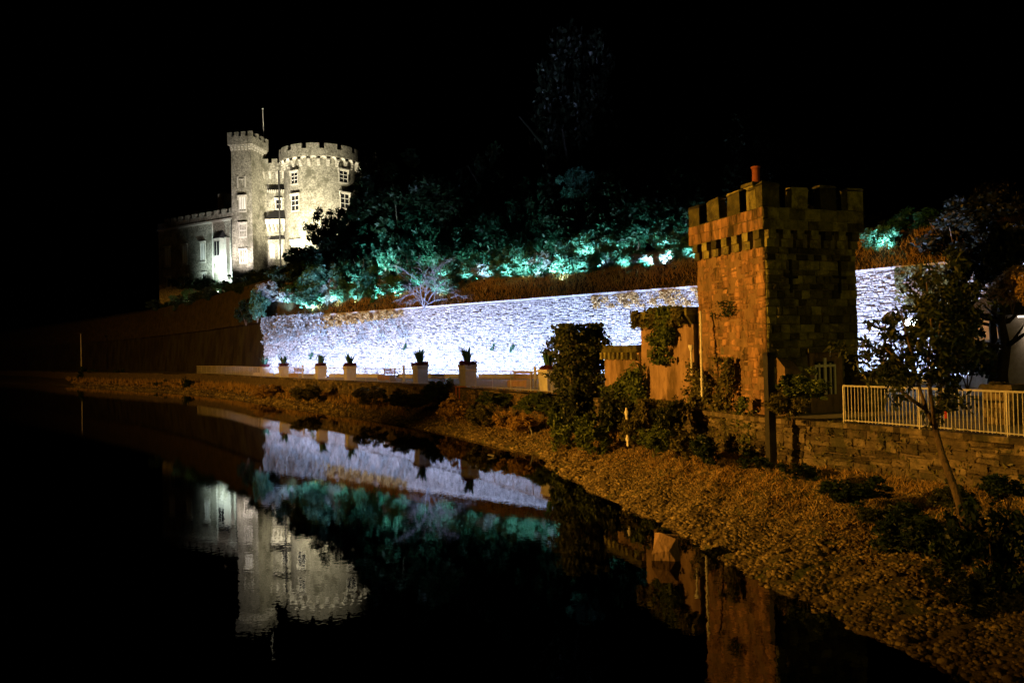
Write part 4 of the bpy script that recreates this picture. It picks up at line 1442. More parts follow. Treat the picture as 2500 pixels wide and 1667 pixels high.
# ================================================================== TREES AND BUSHES
TG = 'trees on the bank above the wall'
tree(815, 112, 505, 82, 'round dark tree in front of the round tower', 1, material='leaf_dark', group=TG, rz_px=95)
tree(925, 122, 372, 80, 'tall dark tree right of the round tower', 2, material='leaf_dark', group=TG, rz_px=150)
tree(985, 100, 420, 90, 'tree behind the bare twiggy shrub, with dim cyan leaves', 3, group=TG, rz_px=130)
tree(1090, 94, 395, 95, 'tree with feathery dim leaves above the middle of the wall', 4, kind='droop', group=TG, rz_px=140)
tree(1200, 90, 350, 95, 'dark tall tree above the wall, left of the tallest tree', 5, material='leaf_dark', group=TG, rz_px=150)
tree(1410, 84, 60, 150, 'tallest tree, faint brown in the black sky', 6, material='leaf_unlit', group=TG, rz_px=260)
tree(1310, 82, 430, 80, 'tree with feathery leaves under the tallest tree', 7, kind='droop', group=TG, rz_px=120)
tree(1425, 76, 395, 62, 'small tree with a bright green lit spray of leaves high in the dark', 8, material='leaf_bush', group=TG, rz_px=70)
tree(1520, 76, 380, 100, 'dark tree left of the folly tower battlements', 9, material='leaf_dark', group=TG, rz_px=140)
tree(1650, 74, 300, 110, 'tall dark tree right behind the folly tower left edge', 10, material='leaf_unlit', group=TG, rz_px=170)
tree(1860, 72, 260, 130, 'tall dark tree behind the folly tower', 11, material='leaf_unlit', group=TG, rz_px=170)
tree(2050, 64, 370, 95, 'tree with cyan lit leaves above the right battlements', 12, group=TG, rz_px=110)
tree(2210, 62, 500, 70, 'dim tree above the wall right of the folly tower', 13, material='leaf_unlit', group=TG, rz_px=80)
tree(2440, 50, 420, 80, 'tall dark tree near the right edge above the bank', 14, material='leaf_unlit', group=TG, rz_px=120)

BG = 'lit bushes along the top of the bank'
def bank_bush(px, py, extra, rx, rz, label, seed, kind='bush', material='leaf_bush', pw=0):
    # stands where the sight line of its lower edge meets the hillside
    for d in np.arange(40, 112, 0.2):
        q = W(px, py + rz * .8, d)
        o_, t_ = poly_off(q.x, d, FULL)
        if o_ > .4 and q.z <= hill_z(q.x, d) + .1:
            break
        if o_ > 14: break
    b_ = bush(px, py, float(d), rx, rz, label, seed, kind, material, BG)
    if pw:  # adds an extra lamp below the bush to brighten its leaves
        r_ = rx / F * d
        lx, ly = b_.location.x - .3 * r_, d - r_ * .9 - .2
        lz = hill_z(lx, ly)
        if poly_off(lx, ly, FULL)[0] < .3:
            lz = ZTOP
        t = thing('added_bush_uplight', 'added uplight under: ' + ' '.join(label.split()[:13]), 'uplight', (lx, ly, lz), 0, 'added uplights in the grass below the bushes')
        MB().lathe([(.02, -.2), (.02, .25), (.08, .26), (.1, .4), (.08, .42)], 12).build('housing', 'dark_metal', t)
        MB().lathe([(.01, .41), (.08, .41)], 12).build('lens', 'lens_small', t)
        c_ = W(px, py, d)
        spot(t, (0, 0, .5), (.25 * (c_.x - lx), .62, 1.5), pw * (r_ + .6) ** 2, (.5, .88, 1.0), 100, .9, .08)
    return b_
bank_bush(790, 690, 6, 60, 42, 'cyan leafy bush left of the bare twiggy shrub', 1, pw=260)
bank_bush(880, 650, 8, 45, 60, 'upright cyan bush with large bright leaves below the dark trees', 2, pw=300)
bank_bush(945, 620, 8, 48, 66, 'tall cyan bush with white glinting leaves left of the bare shrub', 3, pw=420)
bank_bush(955, 695, 5, 50, 26, 'low pale bush at the foot of the tall cyan bush', 4, 'tuft', 'leaf_pale')
bank_bush(1085, 690, 4.5, 36, 36, 'blue-green bush right of the bare twiggy shrub', 5, pw=300)
bank_bush(1190, 660, 5, 80, 17, 'low pale lilac bush strip above the middle of the wall', 6, 'tuft', 'leaf_pale', pw=260)
bank_bush(1290, 655, 5, 55, 28, 'blue-green bush right of the lilac strip', 7, pw=300)
bank_bush(1270, 610, 7, 38, 45, 'upright blue-white bush below the tallest tree', 8)
bank_bush(1375, 645, 5, 55, 38, 'large teal bush hanging over the brown grass', 9, pw=520)
bank_bush(1440, 610, 7, 50, 45, 'blue-white bush right of the large teal bush', 10, pw=420)
bank_bush(1500, 590, 8, 60, 38, 'green arching bush left of the pale bush', 11, 'tuft', pw=260)
bank_bush(1590, 630, 5.5, 75, 14, 'low white bush along the top of the brown grass', 12, 'tuft', 'leaf_pale', pw=300)
bank_bush(1640, 590, 6.5, 55, 52, 'brightest teal bush touching the folly tower', 13, pw=520)
bank_bush(1620, 555, 7.5, 32, 40, 'pale topped bush above the brightest teal bush', 14, 'tuft')
bank_bush(1190, 570, 9, 95, 60, 'broad dim teal bush with drooping sprays over the wall middle', 15, 'tuft', 'leaf_tree', pw=120)
bank_bush(1060, 560, 10, 80, 55, 'dim teal bush with drooping sprays above the bare shrub', 16, 'tuft', 'leaf_tree', pw=120)
bank_bush(2150, 575, 5, 55, 42, 'teal bush right of the folly tower above the wall', 17, pw=260)
bank_bush(2230, 540, 7, 60, 32, 'dim teal bush above and right of the folly tower', 18, 'tuft', 'leaf_tree')
for i, (px, py, rx, rz, mt, lb) in enumerate((
        (770, 640, 70, 60, 'leaf_dark', 'dark shrub in front of the round dark tree'), (870, 580, 80, 70, 'leaf_tree', 'dim shrub below the tall dark tree beside the round tower'),
        (1000, 600, 70, 60, 'leaf_dark', 'dark shrub behind the bare twiggy shrub'), (1130, 610, 80, 55, 'leaf_tree', 'dim teal shrub behind the lilac strip'),
        (1100, 500, 110, 70, 'leaf_dark', 'dark upper shrub above the dim teal sprays'), (1240, 520, 110, 80, 'leaf_tree', 'dim tall shrub left of the tallest tree trunk'),
        (1330, 560, 80, 70, 'leaf_tree', 'dim shrub right of the upright blue-white bush'), (1400, 520, 100, 80, 'leaf_dark', 'dark shrub under the bright green spray'),
        (1520, 520, 100, 70, 'leaf_tree', 'dim shrub above the green arching bush'), (1640, 480, 100, 80, 'leaf_dark', 'dark shrub left of the folly tower battlements'),
        (2090, 500, 90, 70, 'leaf_dark', 'dark shrub behind the right battlements'), (2330, 560, 110, 80, 'leaf_unlit', 'dark shrub above the right end of the wall'),
        (2450, 600, 110, 80, 'leaf_unlit', 'dark shrub above the lit shelter'), (970, 480, 100, 80, 'leaf_dark', 'dark upper shrub beside the castle trees'))):
    bank_bush(px, py, 0, rx, rz, lb, i + 20, 'bush' if i % 2 else 'tuft', mt)
def edge_y(px):
    return float(np.interp(px, [690, 800, 900, 1000, 1100, 1200, 1300, 1400, 1500, 1600, 1710], [745, 738, 725, 712, 690, 681, 676, 672, 652, 648, 628]))
gq = np.random.default_rng(123)
k = 0
for px in np.arange(715, 1705, 27):
    e_ = edge_y(px)
    rz_ = gq.uniform(20, 40); rx_ = gq.uniform(26, 46)
    mt_ = ('leaf_bush', 'leaf_bush', 'leaf_teal', 'leaf_pale', 'leaf_bush')[k % 5]
    bank_bush(px + gq.uniform(-8, 8), e_ - rz_ * .75 + gq.uniform(-6, 6), 0, rx_, rz_, ORD[k] + (' bush' if mt_ != 'leaf_pale' else ' bush, a pale one,') + ' from the left in the row along the brown grass edge', 50 + k,
              'tuft' if k % 3 == 0 else 'bush', mt_, pw=(220 if k % 2 == 0 else 0))
    k += 1
k1 = k
for px in np.arange(740, 1700, 48):
    e_ = edge_y(px)
    rz_ = gq.uniform(40, 62); rx_ = gq.uniform(46, 70)
    bank_bush(px + gq.uniform(-12, 12), e_ - 95 + gq.uniform(-16, 14), 0, rx_, rz_, ORD[k - k1] + ' dim shrub from the left in the second row behind the teal bushes', 90 + k,
              'tuft' if k % 2 == 0 else 'bush', ('leaf_tree', 'leaf_teal', 'leaf_tree')[k % 3], pw=(120 if k % 2 == 0 else 0))
    k += 1
bank_bush(700, 722, 0, 42, 26, 'pale twiggy bush on the left end of the bank above the wall', 41, 'tuft', 'leaf_pale', pw=60)
bank_bush(752, 738, 0, 40, 22, 'low green bush on the left end of the bank', 42, 'bush', 'leaf_bush', pw=60)
bank_bush(700, 680, 0, 50, 30, 'dark bush behind the pale twiggy bush at the bank end', 43, 'bush', 'leaf_dark')
bank_bush(840, 715, 0, 45, 22, 'low green tuft beneath the upright cyan bush', 44, 'tuft', 'leaf_bush', pw=120)
for i, (px, py, d) in enumerate(((615, 705, 100), (575, 712, 108), (535, 722, 115), (495, 730, 122), (455, 738, 130), (410, 745, 140), (600, 760, 96), (640, 690, 98))):
    bush(px, py, d, 38, 20 if i < 6 else 30, ORD[i] + ' dark shrub from the right along the bastion top', 30 + i, 'bush' if i % 2 else 'tuft', 'leaf_dark', 'dark shrubs on the bastion')
# hedge and lit bushes in front of the castle
bush(665, 682, 122, 72, 24, 'dark clipped hedge in front of the castle turret', 1, 'bush', 'leaf_dark', name='hedge', cat='hedge')
bush(735, 695, 118, 55, 30, 'dark bush between hedge and the round tower base', 2, 'bush', 'leaf_dark')
bush(560, 700, 130, 60, 16, 'dark low hedge at the foot of the castle wing', 3, 'bush', 'leaf_dark', name='hedge', cat='hedge')
bush(480, 690, 140, 50, 22, 'dark shrub at the far foot of the castle wing', 5, 'bush', 'leaf_dark')
for (px, py, rx, rz, pw, col, lb) in ((463, 720, 16, 16, 260, (1.0, 0.97, 0.7), 'small bush glowing yellow-white around a ground light below the castle wing'),
                                      (532, 703, 13, 11, 60, (0.6, 1.0, 0.65), 'small bush glowing green below the castle wing'),
                                      (424, 728, 10, 8, 30, (0.9, 1.0, 0.3), 'tiny far bush glowing yellow at the left below the castle wing')):
    b_ = bush(px, py, 128, rx, rz, lb, 4, 'bush', 'leaf_bush')
    point(b_, (0, -1.3, rz / F * 128 * .5), pw, col, .1)
    m = MB().box(-.15, .15, -1.25, -1.05, 0, .3); m.build('ground_light', 'lens_warm', b_)

# bare twiggy shrub
q = W(1040, 712, 74)
bsd = thing('bare_shrub', 'pale bare twiggy shrub arching over the wall coping', 'shrub', (q.x, 74, hill_z(q.x, 74)))
rr = random.Random(77)
def twig(m, p0, d, l, r_, depth):
    pts = [p0]
    p_ = Vector(p0)
    for k in range(4):
        d = (d + Vector((rr.uniform(-.3, .3), rr.uniform(-.3, .3), rr.uniform(-.32, .12)))).normalized()
        p_ = p_ + d * l / 4
        pts.append(p_.copy())
        if depth > 0 and k > 0:
            for _ in range(2):
                twig(m, p_.copy(), (d + Vector((rr.uniform(-.9, .9), rr.uniform(-.9, .9), rr.uniform(-.5, .5)))).normalized(), l * .55, r_ * .5, depth - 1)
    m.tube(pts, [r_ * (1 - .17 * k) for k in range(5)], 4)
m = MB()
for k in range(9):
    a = rr.uniform(0, 6.28)
    twig(m, Vector((rr.uniform(-.5, .5), rr.uniform(-.4, .4), -.2)), Vector((math.cos(a) * .45, math.sin(a) * .45 - .15, 1)).normalized(), rr.uniform(2.6, 4.6), .05, 2)
m.build('twigs', 'bark_pale', bsd)

# creepers on the lit wall
def wall_pts(px0, px1, y0f, y1f, n, dens, seed):
    g = np.random.default_rng(seed)
    out = []
    while len(out) < n:
        s = g.uniform(0, LEN)
        (q, rz) = fr_l(s, -0.12)
        px = 1250 + F * q[0] / q[1]
        if not (px0 < px < px1):
            continue
        t = (px - px0) / (px1 - px0)
        lo, hi = y0f(t), y1f(t)
        z = hi - (hi - lo) * g.random() ** 1.4
        if noise2(s * 0.9, z * 1.1, seed) + g.normal() * .5 > dens:
            out.append((q[0], q[1], z))
    return out
ON = (-0.62, -0.78, 0)
leaf_sheet('pale_creeper', 'pale blue-grey creeper hanging thickly over the left end of the floodlit wall', 'creeper',
           wall_pts(645, 800, lambda t: 6.0 + 1.0 * t, lambda t: 9.35, 3200, -0.1, 3), .20, 'leaf_pale', .5, ON, 5, 1.9)
leaf_sheet('dry_creeper', 'brown dry creeper under the coping of the floodlit wall', 'creeper',
           wall_pts(770, 985, lambda t: 7.6 + 0.8 * t, lambda t: 9.0, 2600, 0.1, 4), .16, 'leaf_dry', .35, ON, 6, 2.4)
leaf_sheet('twiggy_creeper', 'thin blue-grey creeper spread over the middle of the floodlit wall', 'creeper',
           wall_pts(650, 1000, lambda t: 4.2 + 2.0 * t, lambda t: 8.6 - .4 * t, 2600, 0.5, 8), .13, 'leaf_pale', .2, ON, 7, 2.6)
leaf_sheet('wall_top_creeper', 'sparse brown creeper on the floodlit wall above the lodge', 'creeper',
           wall_pts(1450, 1712, lambda t: 8.0 - .3 * t, lambda t: 9.0, 1500, 0.5, 9), .13, 'leaf_dry', .25, ON, 8, 2.0)
leaf_sheet('brown_creeper', 'brown creeper on the floodlit wall right of the tower behind the leaning tree', 'creeper',
           wall_pts(2190, 2330, lambda t: 7.2 - 2.2 * t, lambda t: 9.1, 1900, 0.0, 10), .13, 'leaf_olive', .35, ON, 9, 1.8)
q = W(640, 745, 89)
bush(628, 745, 88.5, 34, 38, 'pale blue-green creeper bush spilling off the bastion corner', 6, 'tuft', 'leaf_bush')
bush(655, 715, 90, 40, 26, 'pale twiggy bush on top of the bastion corner', 7, 'tuft', 'leaf_pale')
# little ferns growing from the lit wall
for i, (px, py, lb) in enumerate(((762, 868, 'small fern growing from the floodlit wall above the far bench'), (991, 847, 'small fern growing from the floodlit wall left of the fifth planter'),
                                  (1206, 847, 'yellowish small fern growing from the floodlit wall'), (1252, 850, 'small dark fern growing from the floodlit wall above the large bench'))):
    for d in np.arange(40, 110, .2):
        q = W(px, py, d)
        if poly_off(q.x, d, FULL)[0] > -0.2:
            break
    V, Fq = leaf_cloud([(0, 0, 0), (.1, 0, .2), (-.1, 0, -.25)], [.2, .14, .14], 16, .12, 90 + i, elong=2.4)
    tag(mesh_np('wall_fern', V, Fq, 'leaf_tree', loc=(q.x - .1, d - .15, q.z)), lb, 'fern')

# dry grass on the bank above the lit wall (uncountable)
g = np.random.default_rng(31)
n = 42000
S = g.uniform(0, LEN + 3, n); Of = g.random(n) ** 0.8 * 8.5 + .1
Vs = np.empty((n, 3, 3))
LITA = np.array(LITR, float)
for i in range(n):
    (q, rz) = fr_l(min(S[i], LEN - .01), 0)
    x, y = q[0] - math.sin(rz) * Of[i] * 1.0, q[1] + math.cos(rz) * Of[i]
    z = hill_z(x, y) - .05
    h = g.uniform(.2, .55); a = g.uniform(0, 6.28); ln = g.normal(0, .18, 2)
    wv = .035
    Vs[i] = [(x - wv * math.cos(a), y - wv * math.sin(a), z), (x + wv * math.cos(a), y + wv * math.sin(a), z), (x + ln[0], y + ln[1], z + h)]
tag(mesh_np('dry_grass', Vs.reshape(-1, 3), np.arange(3 * n).reshape(-1, 3), 'leaf_hay'), 'dry brown grass covering the bank above the floodlit wall', 'grass', kind='stuff')

# ---------------------------------------------------------------- ivy on the quay buildings
def ivy_on(s0, s1, z0, z1, out, n, seed, name, label, dens=0.0, shape=None, size=.13, material='leaf_ivy', thick=.3):
    n = int(n * 2.4); size = size * .6
    g = np.random.default_rng(seed)
    pts = []
    tries = 0
    while len(pts) < n and tries < n * 30:
        tries += 1
        s, z = g.uniform(s0, s1), g.uniform(z0, z1)
        if shape and not shape((s - s0) / (s1 - s0), (z - z0) / (z1 - z0)):
            continue
        if noise2(s * 1.6, z * 1.3, seed) + g.normal() * .35 > dens:
            q = along(s, out)
            pts.append((q.x, q.y, z))
    return leaf_sheet(name, label, 'ivy', pts, size, material, thick, (-math.cos(TANG), -math.sin(TANG), 0), seed, 1.4)
ivy_on(4.8, 7.0, 3.9, 6.2, .1, 1500, 11, 'ivy', 'dark ivy clump high on the lodge wall', -.25, lambda a, b: abs(a - .5) < .2 + .3 * b + .1 * math.sin(b * 17), .14, thick=.45)
ivy_on(4.3, 8.0, 5.4, 6.15, .3, 900, 12, 'ivy', 'thin olive ivy along the lodge parapet', .2, None, .12, 'leaf_olive', .2)
ivy_on(7.4, 11.0, .9, 4.2, .1, 3600, 13, 'ivy', 'thick green ivy between the lodge and the squat block', -.3, lambda a, b: b < .45 + .55 * (1 - a) or a > .55 and b < .6, .14, thick=.5)
ivy_on(4.0, 7.6, .9, 2.5, .15, 2600, 14, 'ivy', 'ragged ivy along the foot of the lodge', -.3, None, .13, 'leaf_olive', .55)
ivy_on(0.8, 4.4, 1.0, 4.2, .05, 2800, 15, 'ivy', 'olive ivy climbing the lower left face of the tower', .15, lambda a, b: b < .35 + .65 * a or abs(a - .4) < .18, .12, 'leaf_olive', .35)
ivy_on(0.25, 1.0, .9, 2.9, .25, 700, 16, 'ivy', 'green ivy strip beside the black upright', -.3, None, .11)
ivy_on(1.6, 3.3, 5.6, 6.2, -.08, 130, 17, 'ivy', 'small dark weed patch on the left face of the tower', -.1, lambda a, b: (a - .5) ** 2 + (b - .5) ** 2 < .3, .09, 'leaf_dark', .16)
def wallweed(x0, x1, n, seed, label, mt):
    g = np.random.default_rng(seed)
    pts = []
    while len(pts) < n:
        s_ = g.uniform(x0, x1); z = g.uniform(.9, ZP + .1)
        if noise2(s_ * 1.9, z * 1.5, seed) + g.normal() * .3 > .25:
            i = min(int(s_), nst - 2); q = WALL[i] + (WALL[i + 1] - WALL[i]) * (s_ - i)
            pts.append((q[0], q[1], z))
    leaf_sheet('wall_weeds', label, 'weeds', pts, .042, mt, .16, (-.85, -.5, 0), seed, 3.2)
wallweed(28, 62, 900, 71, 'ragged olive weeds hanging on the river wall right of the black upright', 'leaf_olive')
wallweed(66, 100, 3200, 72, 'olive weeds hanging on the river wall below the tower and lodge', 'leaf_olive')
wallweed(118, 140, 5200, 73, 'brown weeds hanging on the river wall below the far planters', 'leaf_dry')
# ivy on the pillar
g = np.random.default_rng(19)
pts = []
for k in range(11000):
    z = .8 + 5.0 * g.random() ** .8
    a = g.uniform(0, 6.28)
    rad = .95 + .2 * max(0, 1 - abs(z - 4.6) / 2.2) + .24 * noise2(z * 2.2, a * 1.3, 2) + .14 * noise2(z * 5, a * 4, 5) - .25 * max(0, z - 5.2)
    ex = .78 + .22 * g.random()
    xx = max(-1, min(1, 1.35 * math.cos(a))) * rad * ex; yy = max(-1, min(1, 1.35 * math.sin(a))) * rad * .85 * ex
    c, s_ = math.cos(TANG), math.sin(TANG)
    pts.append((3.2 + xx * c - yy * s_, 35.2 + xx * s_ + yy * c, z))
leaf_sheet('ivy', 'dense dark ivy wrapping the whole gate pillar', 'ivy', pts, .105, 'leaf_gloom', .12, (-.5, -.85, 0), 20, 1.4)
bush(1960, 948, 22.0, 62, 38, 'bright green leafy bush growing against the foot of the tower right face', 3, 'bush', 'leaf_ivy')
bush(1930, 985, 21.8, 50, 40, 'olive trailing bush below the bright green bush on the river wall', 5, 'tuft', 'leaf_olive')

# bushes along the river wall and bank
RB = 'shrubs along the river bank'
for i, (px, py, d, rx, rz, mt, lb) in enumerate((
        (1065, 950, 49.5, 42, 26, 'leaf_ivy', 'green shrub topping the quay wall below the fifth planter'),
        (1215, 970, 42.5, 45, 24, 'leaf_ivy', 'green shrub topping the quay wall below the sixth planter'),
        (1310, 985, 38.5, 55, 28, 'leaf_ivy', 'green shrub topping the quay wall left of the ivy pillar'),
        (905, 965, 55, 40, 24, 'leaf_olive', 'olive shrub low on the quay wall below the small bench'),
        (1000, 975, 49, 50, 26, 'leaf_olive', 'olive shrub on the bank left of the tallest green shrub'),
        (1105, 1000, 44, 50, 30, 'leaf_dry', 'brown shrub on the bank beside the wall post'),
        (1180, 1010, 40, 45, 28, 'leaf_olive', 'olive shrub on the bank right of the wall post'),
        (1260, 1025, 36.5, 50, 30, 'leaf_dry', 'brown shrub on the bank below the green shrubs'),
        (1370, 1040, 32, 60, 55, 'leaf_ivy', 'dark bush at the foot of the ivy pillar'),
        (1450, 1060, 29, 55, 50, 'leaf_ivy', 'dark rounded bush left of the outfall pipe'),
        (1600, 1070, 25.8, 55, 42, 'leaf_ivy', 'dark bush right of the outfall pipe'),
        (1670, 1085, 24.3, 50, 38, 'leaf_olive', 'olive bush in the middle of the weedy bank'),
        (1730, 1095, 23.3, 45, 38, 'leaf_dark', 'darkest bush on the bank left of the black upright'),
        (1545, 1040, 27.5, 45, 45, 'leaf_olive', 'olive weeds behind the outfall pipe'),
        (1500, 1010, 29, 45, 55, 'leaf_gloom', 'dark ivy bush between the pillar and the squat block'),
        (1410, 1000, 32, 55, 60, 'leaf_gloom', 'dark overgrown bush in front of the ivy pillar'),
        (1630, 1010, 26.3, 45, 48, 'leaf_gloom', 'dark overgrown bush below the lodge'),
        (1840, 1130, 20.8, 40, 18, 'leaf_dark', 'low dark weeds at the foot of the black upright'),
        (1955, 1150, 19.3, 55, 20, 'leaf_dark', 'low dark weeds along the river wall right of the black upright'),
        (2080, 1190, 17.4, 80, 40, 'leaf_dark', 'dark weeds spreading down the bank left of the leaning trunk'),
        (2230, 1300, 14.6, 90, 70, 'leaf_dark', 'dark brambles on the bank below the leaning trunk'),
        (2420, 1350, 12.6, 110, 120, 'leaf_dark', 'large dark brambles at the right edge of the bank'),
        (2150, 1255, 15.8, 55, 30, 'leaf_gloom', 'added dark weeds left of the brambles on the near bank'),  # this and the next two are added to darken the near bank
        (2330, 1215, 15.2, 60, 35, 'leaf_gloom', 'added dark weeds at the foot of the leaning trunk'),
        (2330, 1440, 12.2, 90, 50, 'leaf_gloom', 'added low dark weeds below the large brambles'),
        (2460, 1180, 14.9, 60, 40, 'leaf_dark', 'dark weeds against the river wall at the right edge'),
        (755, 960, 64, 45, 20, 'leaf_olive', 'olive shrub on the bank below the third planter'),
        (640, 955, 76, 40, 16, 'leaf_dry', 'brown shrub on the bank below the leftmost planter'),
        (460, 935, 103, 16, 18, 'leaf_dark', 'dark rounded shrub on the far bank left of the railing end'),
        (395, 945, 112, 20, 14, 'leaf_dark', 'low dark shrub on the far bank'),
        (285, 915, 134, 16, 16, 'leaf_dark', 'dark shrub on the far bank right of the lamp post'),
        (218, 915, 145, 22, 30, 'leaf_dark', 'tall dark shrub on the far bank under the lamp post'))):
    bush(px, py, d, rx, rz, lb, i + 1, 'bush' if i % 2 else 'tuft', mt, RB)

# wall post with sign-like frame on the quay wall
wpst = thing('mooring_frame', 'slim rusty double mooring post on the quay wall between the green shrubs', 'post', (W(1118, 980, 45).x, 45, 0))
for sx in (-.1, .1):
    MB().box(sx - .035, sx + .035, -.04, .04, .9, ZP + .15).build('post', 'terracotta', wpst)
MB().box(-.16, .5, -.05, .05, ZP + .151, ZP + .21).build('cross_bar', 'terracotta', wpst)
lp = thing('far_lamp_post', 'thin unlit lamp post far off on the left bank', 'lamp post', (W(199, 900, 150).x, 150, ZP))
zz = W(197, 815, 150).z - ZP
MB().tube([(0, 0, -1), (-.05, 0, zz)], [.12, .07], 8).build('pole', 'galvanised', lp)
MB().box(-.5, .3, -.15, .15, zz, zz + .2).build('lamp_head', 'dark_metal', lp)

# leaning tree on the bank at right
lt = thing('leaning_tree', 'young leaning tree on the bank before the right railing, dark against the lit wall', 'tree', (0, 0, 0))
def P_(px, py, d): return W(px, py, d)
base = P_(2352, 1262, 14.0)
tr = [base - Vector((0, 0, .4)), base, P_(2330, 1190, 14.3), P_(2300, 1110, 14.8), P_(2284, 1050, 15.2)]
m = MB().tube(tr, [.1, .075, .07, .066, .06], 9)
fk = tr[-1]
limbs = [[fk, P_(2262, 1000, 15.2), P_(2240, 930, 15), P_(2222, 850, 14.8), P_(2200, 760, 14.8)],
         [fk, P_(2290, 1010, 15.4), P_(2298, 940, 15.6), P_(2292, 860, 15.8), P_(2296, 740, 15.9)],
         [tr[-1], P_(2275, 985, 14.8), P_(2265, 900, 14.6), P_(2275, 800, 14.5), P_(2262, 690, 14.4)],
         [P_(2240, 930, 15), P_(2200, 890, 14.8), P_(2165, 850, 14.6)],
         [P_(2298, 940, 15.6), P_(2330, 890, 15.8), P_(2352, 850, 16)],
         [P_(2262, 1000, 15.2), P_(2225, 975, 15), P_(2190, 945, 14.9)]]
for lb_ in limbs:
    m.tube(lb_, [.042 - .007 * k for k in range(len(lb_))], 7)
m.build('trunk', 'bark', lt, smooth=True)
g = np.random.default_rng(55)
cl, rad = [], []
for (px, py, rx, ry, n) in ((2290, 720, 75, 70, 30), (2240, 800, 75, 75, 22), (2190, 870, 60, 60, 18), (2300, 840, 75, 85, 24), (2170, 800, 45, 50, 5), (2230, 930, 70, 50, 14), (2350, 780, 60, 80, 14), (2300, 960, 45, 60, 10), (2165, 905, 40, 40, 9), (2100, 860, 55, 45, 7), (2340, 880, 60, 60, 12), (2380, 740, 50, 60, 10)):
    for k in range(n):
        cl.append(tuple(P_(px + g.normal() * rx * .5, py + g.normal() * ry * .5, 15.1 + g.normal() * .55))); rad.append(g.uniform(.1, .26))
V, Fq = leaf_cloud(cl, np.array(rad) * 1.1, 38, .055, 56, flat=.6, elong=2.8)
mesh_np('crown', V, Fq, 'leaf_gloom', lt)

# right background: dark trunks, warm lit wall, pier, striped post
for i, (px, d, lb) in enumerate(((2412, 31, 'left of two dark tree trunks near the right edge behind the railing'), (2445, 29, 'right of two dark tree trunks near the right edge behind the railing'))):
    tree(px, d, 560 - 40 * i, 95, lb, 20 + i, kind='droop', material='leaf_unlit', group='trees behind the right railing', base=ZP, rz_px=100)
bush(2360, 880, 31, 70, 60, 'added dark hedge behind the right railing left of the tree trunks', 3, 'bush', 'leaf_dark', name='hedge', cat='hedge')  # added to cover floodlit wall that should stay dark here
bush(2330, 770, 36, 70, 80, 'added dark tall shrub behind the leaning tree', 5, 'bush', 'leaf_dark')  # also added, hides the lit right end of the wall
hb = thing('lit_shelter', 'small shelter wall lit warm white under its eave at the right edge', 'building', (W(2450, 800, 33).x, 33, ZP), R(-4))
zt_ = W(2450, 770, 33).z - ZP
MB().box(0, 6, 0, 3, 0, zt_).build('wall', 'warm_wall', hb)
MB().add([(-.25, -.6, zt_), (6.2, -.6, zt_), (6.2, 3.2, zt_), (-.25, 3.2, zt_), (0, 1.3, zt_ + 1.1), (6, 1.3, zt_ + 1.1)], [(0, 1, 5, 4), (2, 3, 4, 5), (0, 4, 3), (1, 2, 5), (3, 2, 1, 0)]).build('roof', 'slate', hb)
MB().box(.5, 2.6, -.32, -.2, zt_ - .12, zt_ - .04).build('strip_lamp', 'lens_dim', hb)
spot(hb, (1.3, -.3, zt_ - .16), (1.3, .1, zt_ - .6), 220, (1.0, .82, .62), 90, .9, .2)
bush(2470, 700, 27, 55, 50, 'brownish leaves of a branch hanging above the lit shelter', 6, 'tuft', 'leaf_dry', name='hanging_branch', cat='branch')
pr = thing('stone_pier', 'stout stone pier behind the railing at the right edge', 'pier', (W(2455, 1000, 20.2).x, 20.2, ZP), R(25))
hp = W(2455, 948, 20.2).z - ZP
MB().box(-.38, .38, -.38, .38, 0, hp).build('shaft', 'river_mortar', pr)
for s_ in range(2):
    stones_as_parts(pr, course_layout(.76, 0, hp, .25, .45, .17, .26, rr), 'river_stone', frame=(lambda x: ((-.38 + x, -.38), 0)) if s_ == 0 else (lambda x: ((-.38, .38 - x), R(-90))), depth=.035, rr=rr)
MB().taper(-.46, .46, -.46, .46, hp, hp + .12, .05).build('cap', 'river_stone', pr)
bush(2436, 936, 20.2, 24, 9, 'small rounded plant on top of the stone pier', 2, 'bush', 'leaf_olive')
sp_ = thing('striped_post', 'white and red marker post behind the railing', 'post', (W(2308, 980, 22).x, 22, ZP))
MB().lathe([(.06, 0), (.06, .42), (.001, .42)], 10).build('lower_band', 'red_paint', sp_)
MB().lathe([(.061, .421), (.061, .85), (.03, .9), (.001, .9)], 10).build('upper_band', 'white_paint', sp_)

# ================================================================== BANK PEBBLES, COBBLES, ROCK, WEEDS
t0 = (1 + math.sqrt(5)) / 2
ico_v = np.array([(-1, t0, 0), (1, t0, 0), (-1, -t0, 0), (1, -t0, 0), (0, -1, t0), (0, 1, t0), (0, -1, -t0), (0, 1, -t0), (t0, 0, -1), (t0, 0, 1), (-t0, 0, -1), (-t0, 0, 1)]) / math.hypot(1, t0)
ico_f = np.array([(0, 11, 5), (0, 5, 1), (0, 1, 7), (0, 7, 10), (0, 10, 11), (1, 5, 9), (5, 11, 4), (11, 10, 2), (10, 7, 6), (7, 1, 8), (3, 9, 4), (3, 4, 2), (3, 2, 6), (3, 6, 8), (3, 8, 9), (4, 9, 5), (2, 4, 11), (6, 2, 10), (8, 6, 7), (9, 8, 1)])
g = np.random.default_rng(88)
lens = np.concatenate([[0], np.cumsum(np.linalg.norm(np.diff(WATER, axis=0), axis=1))])


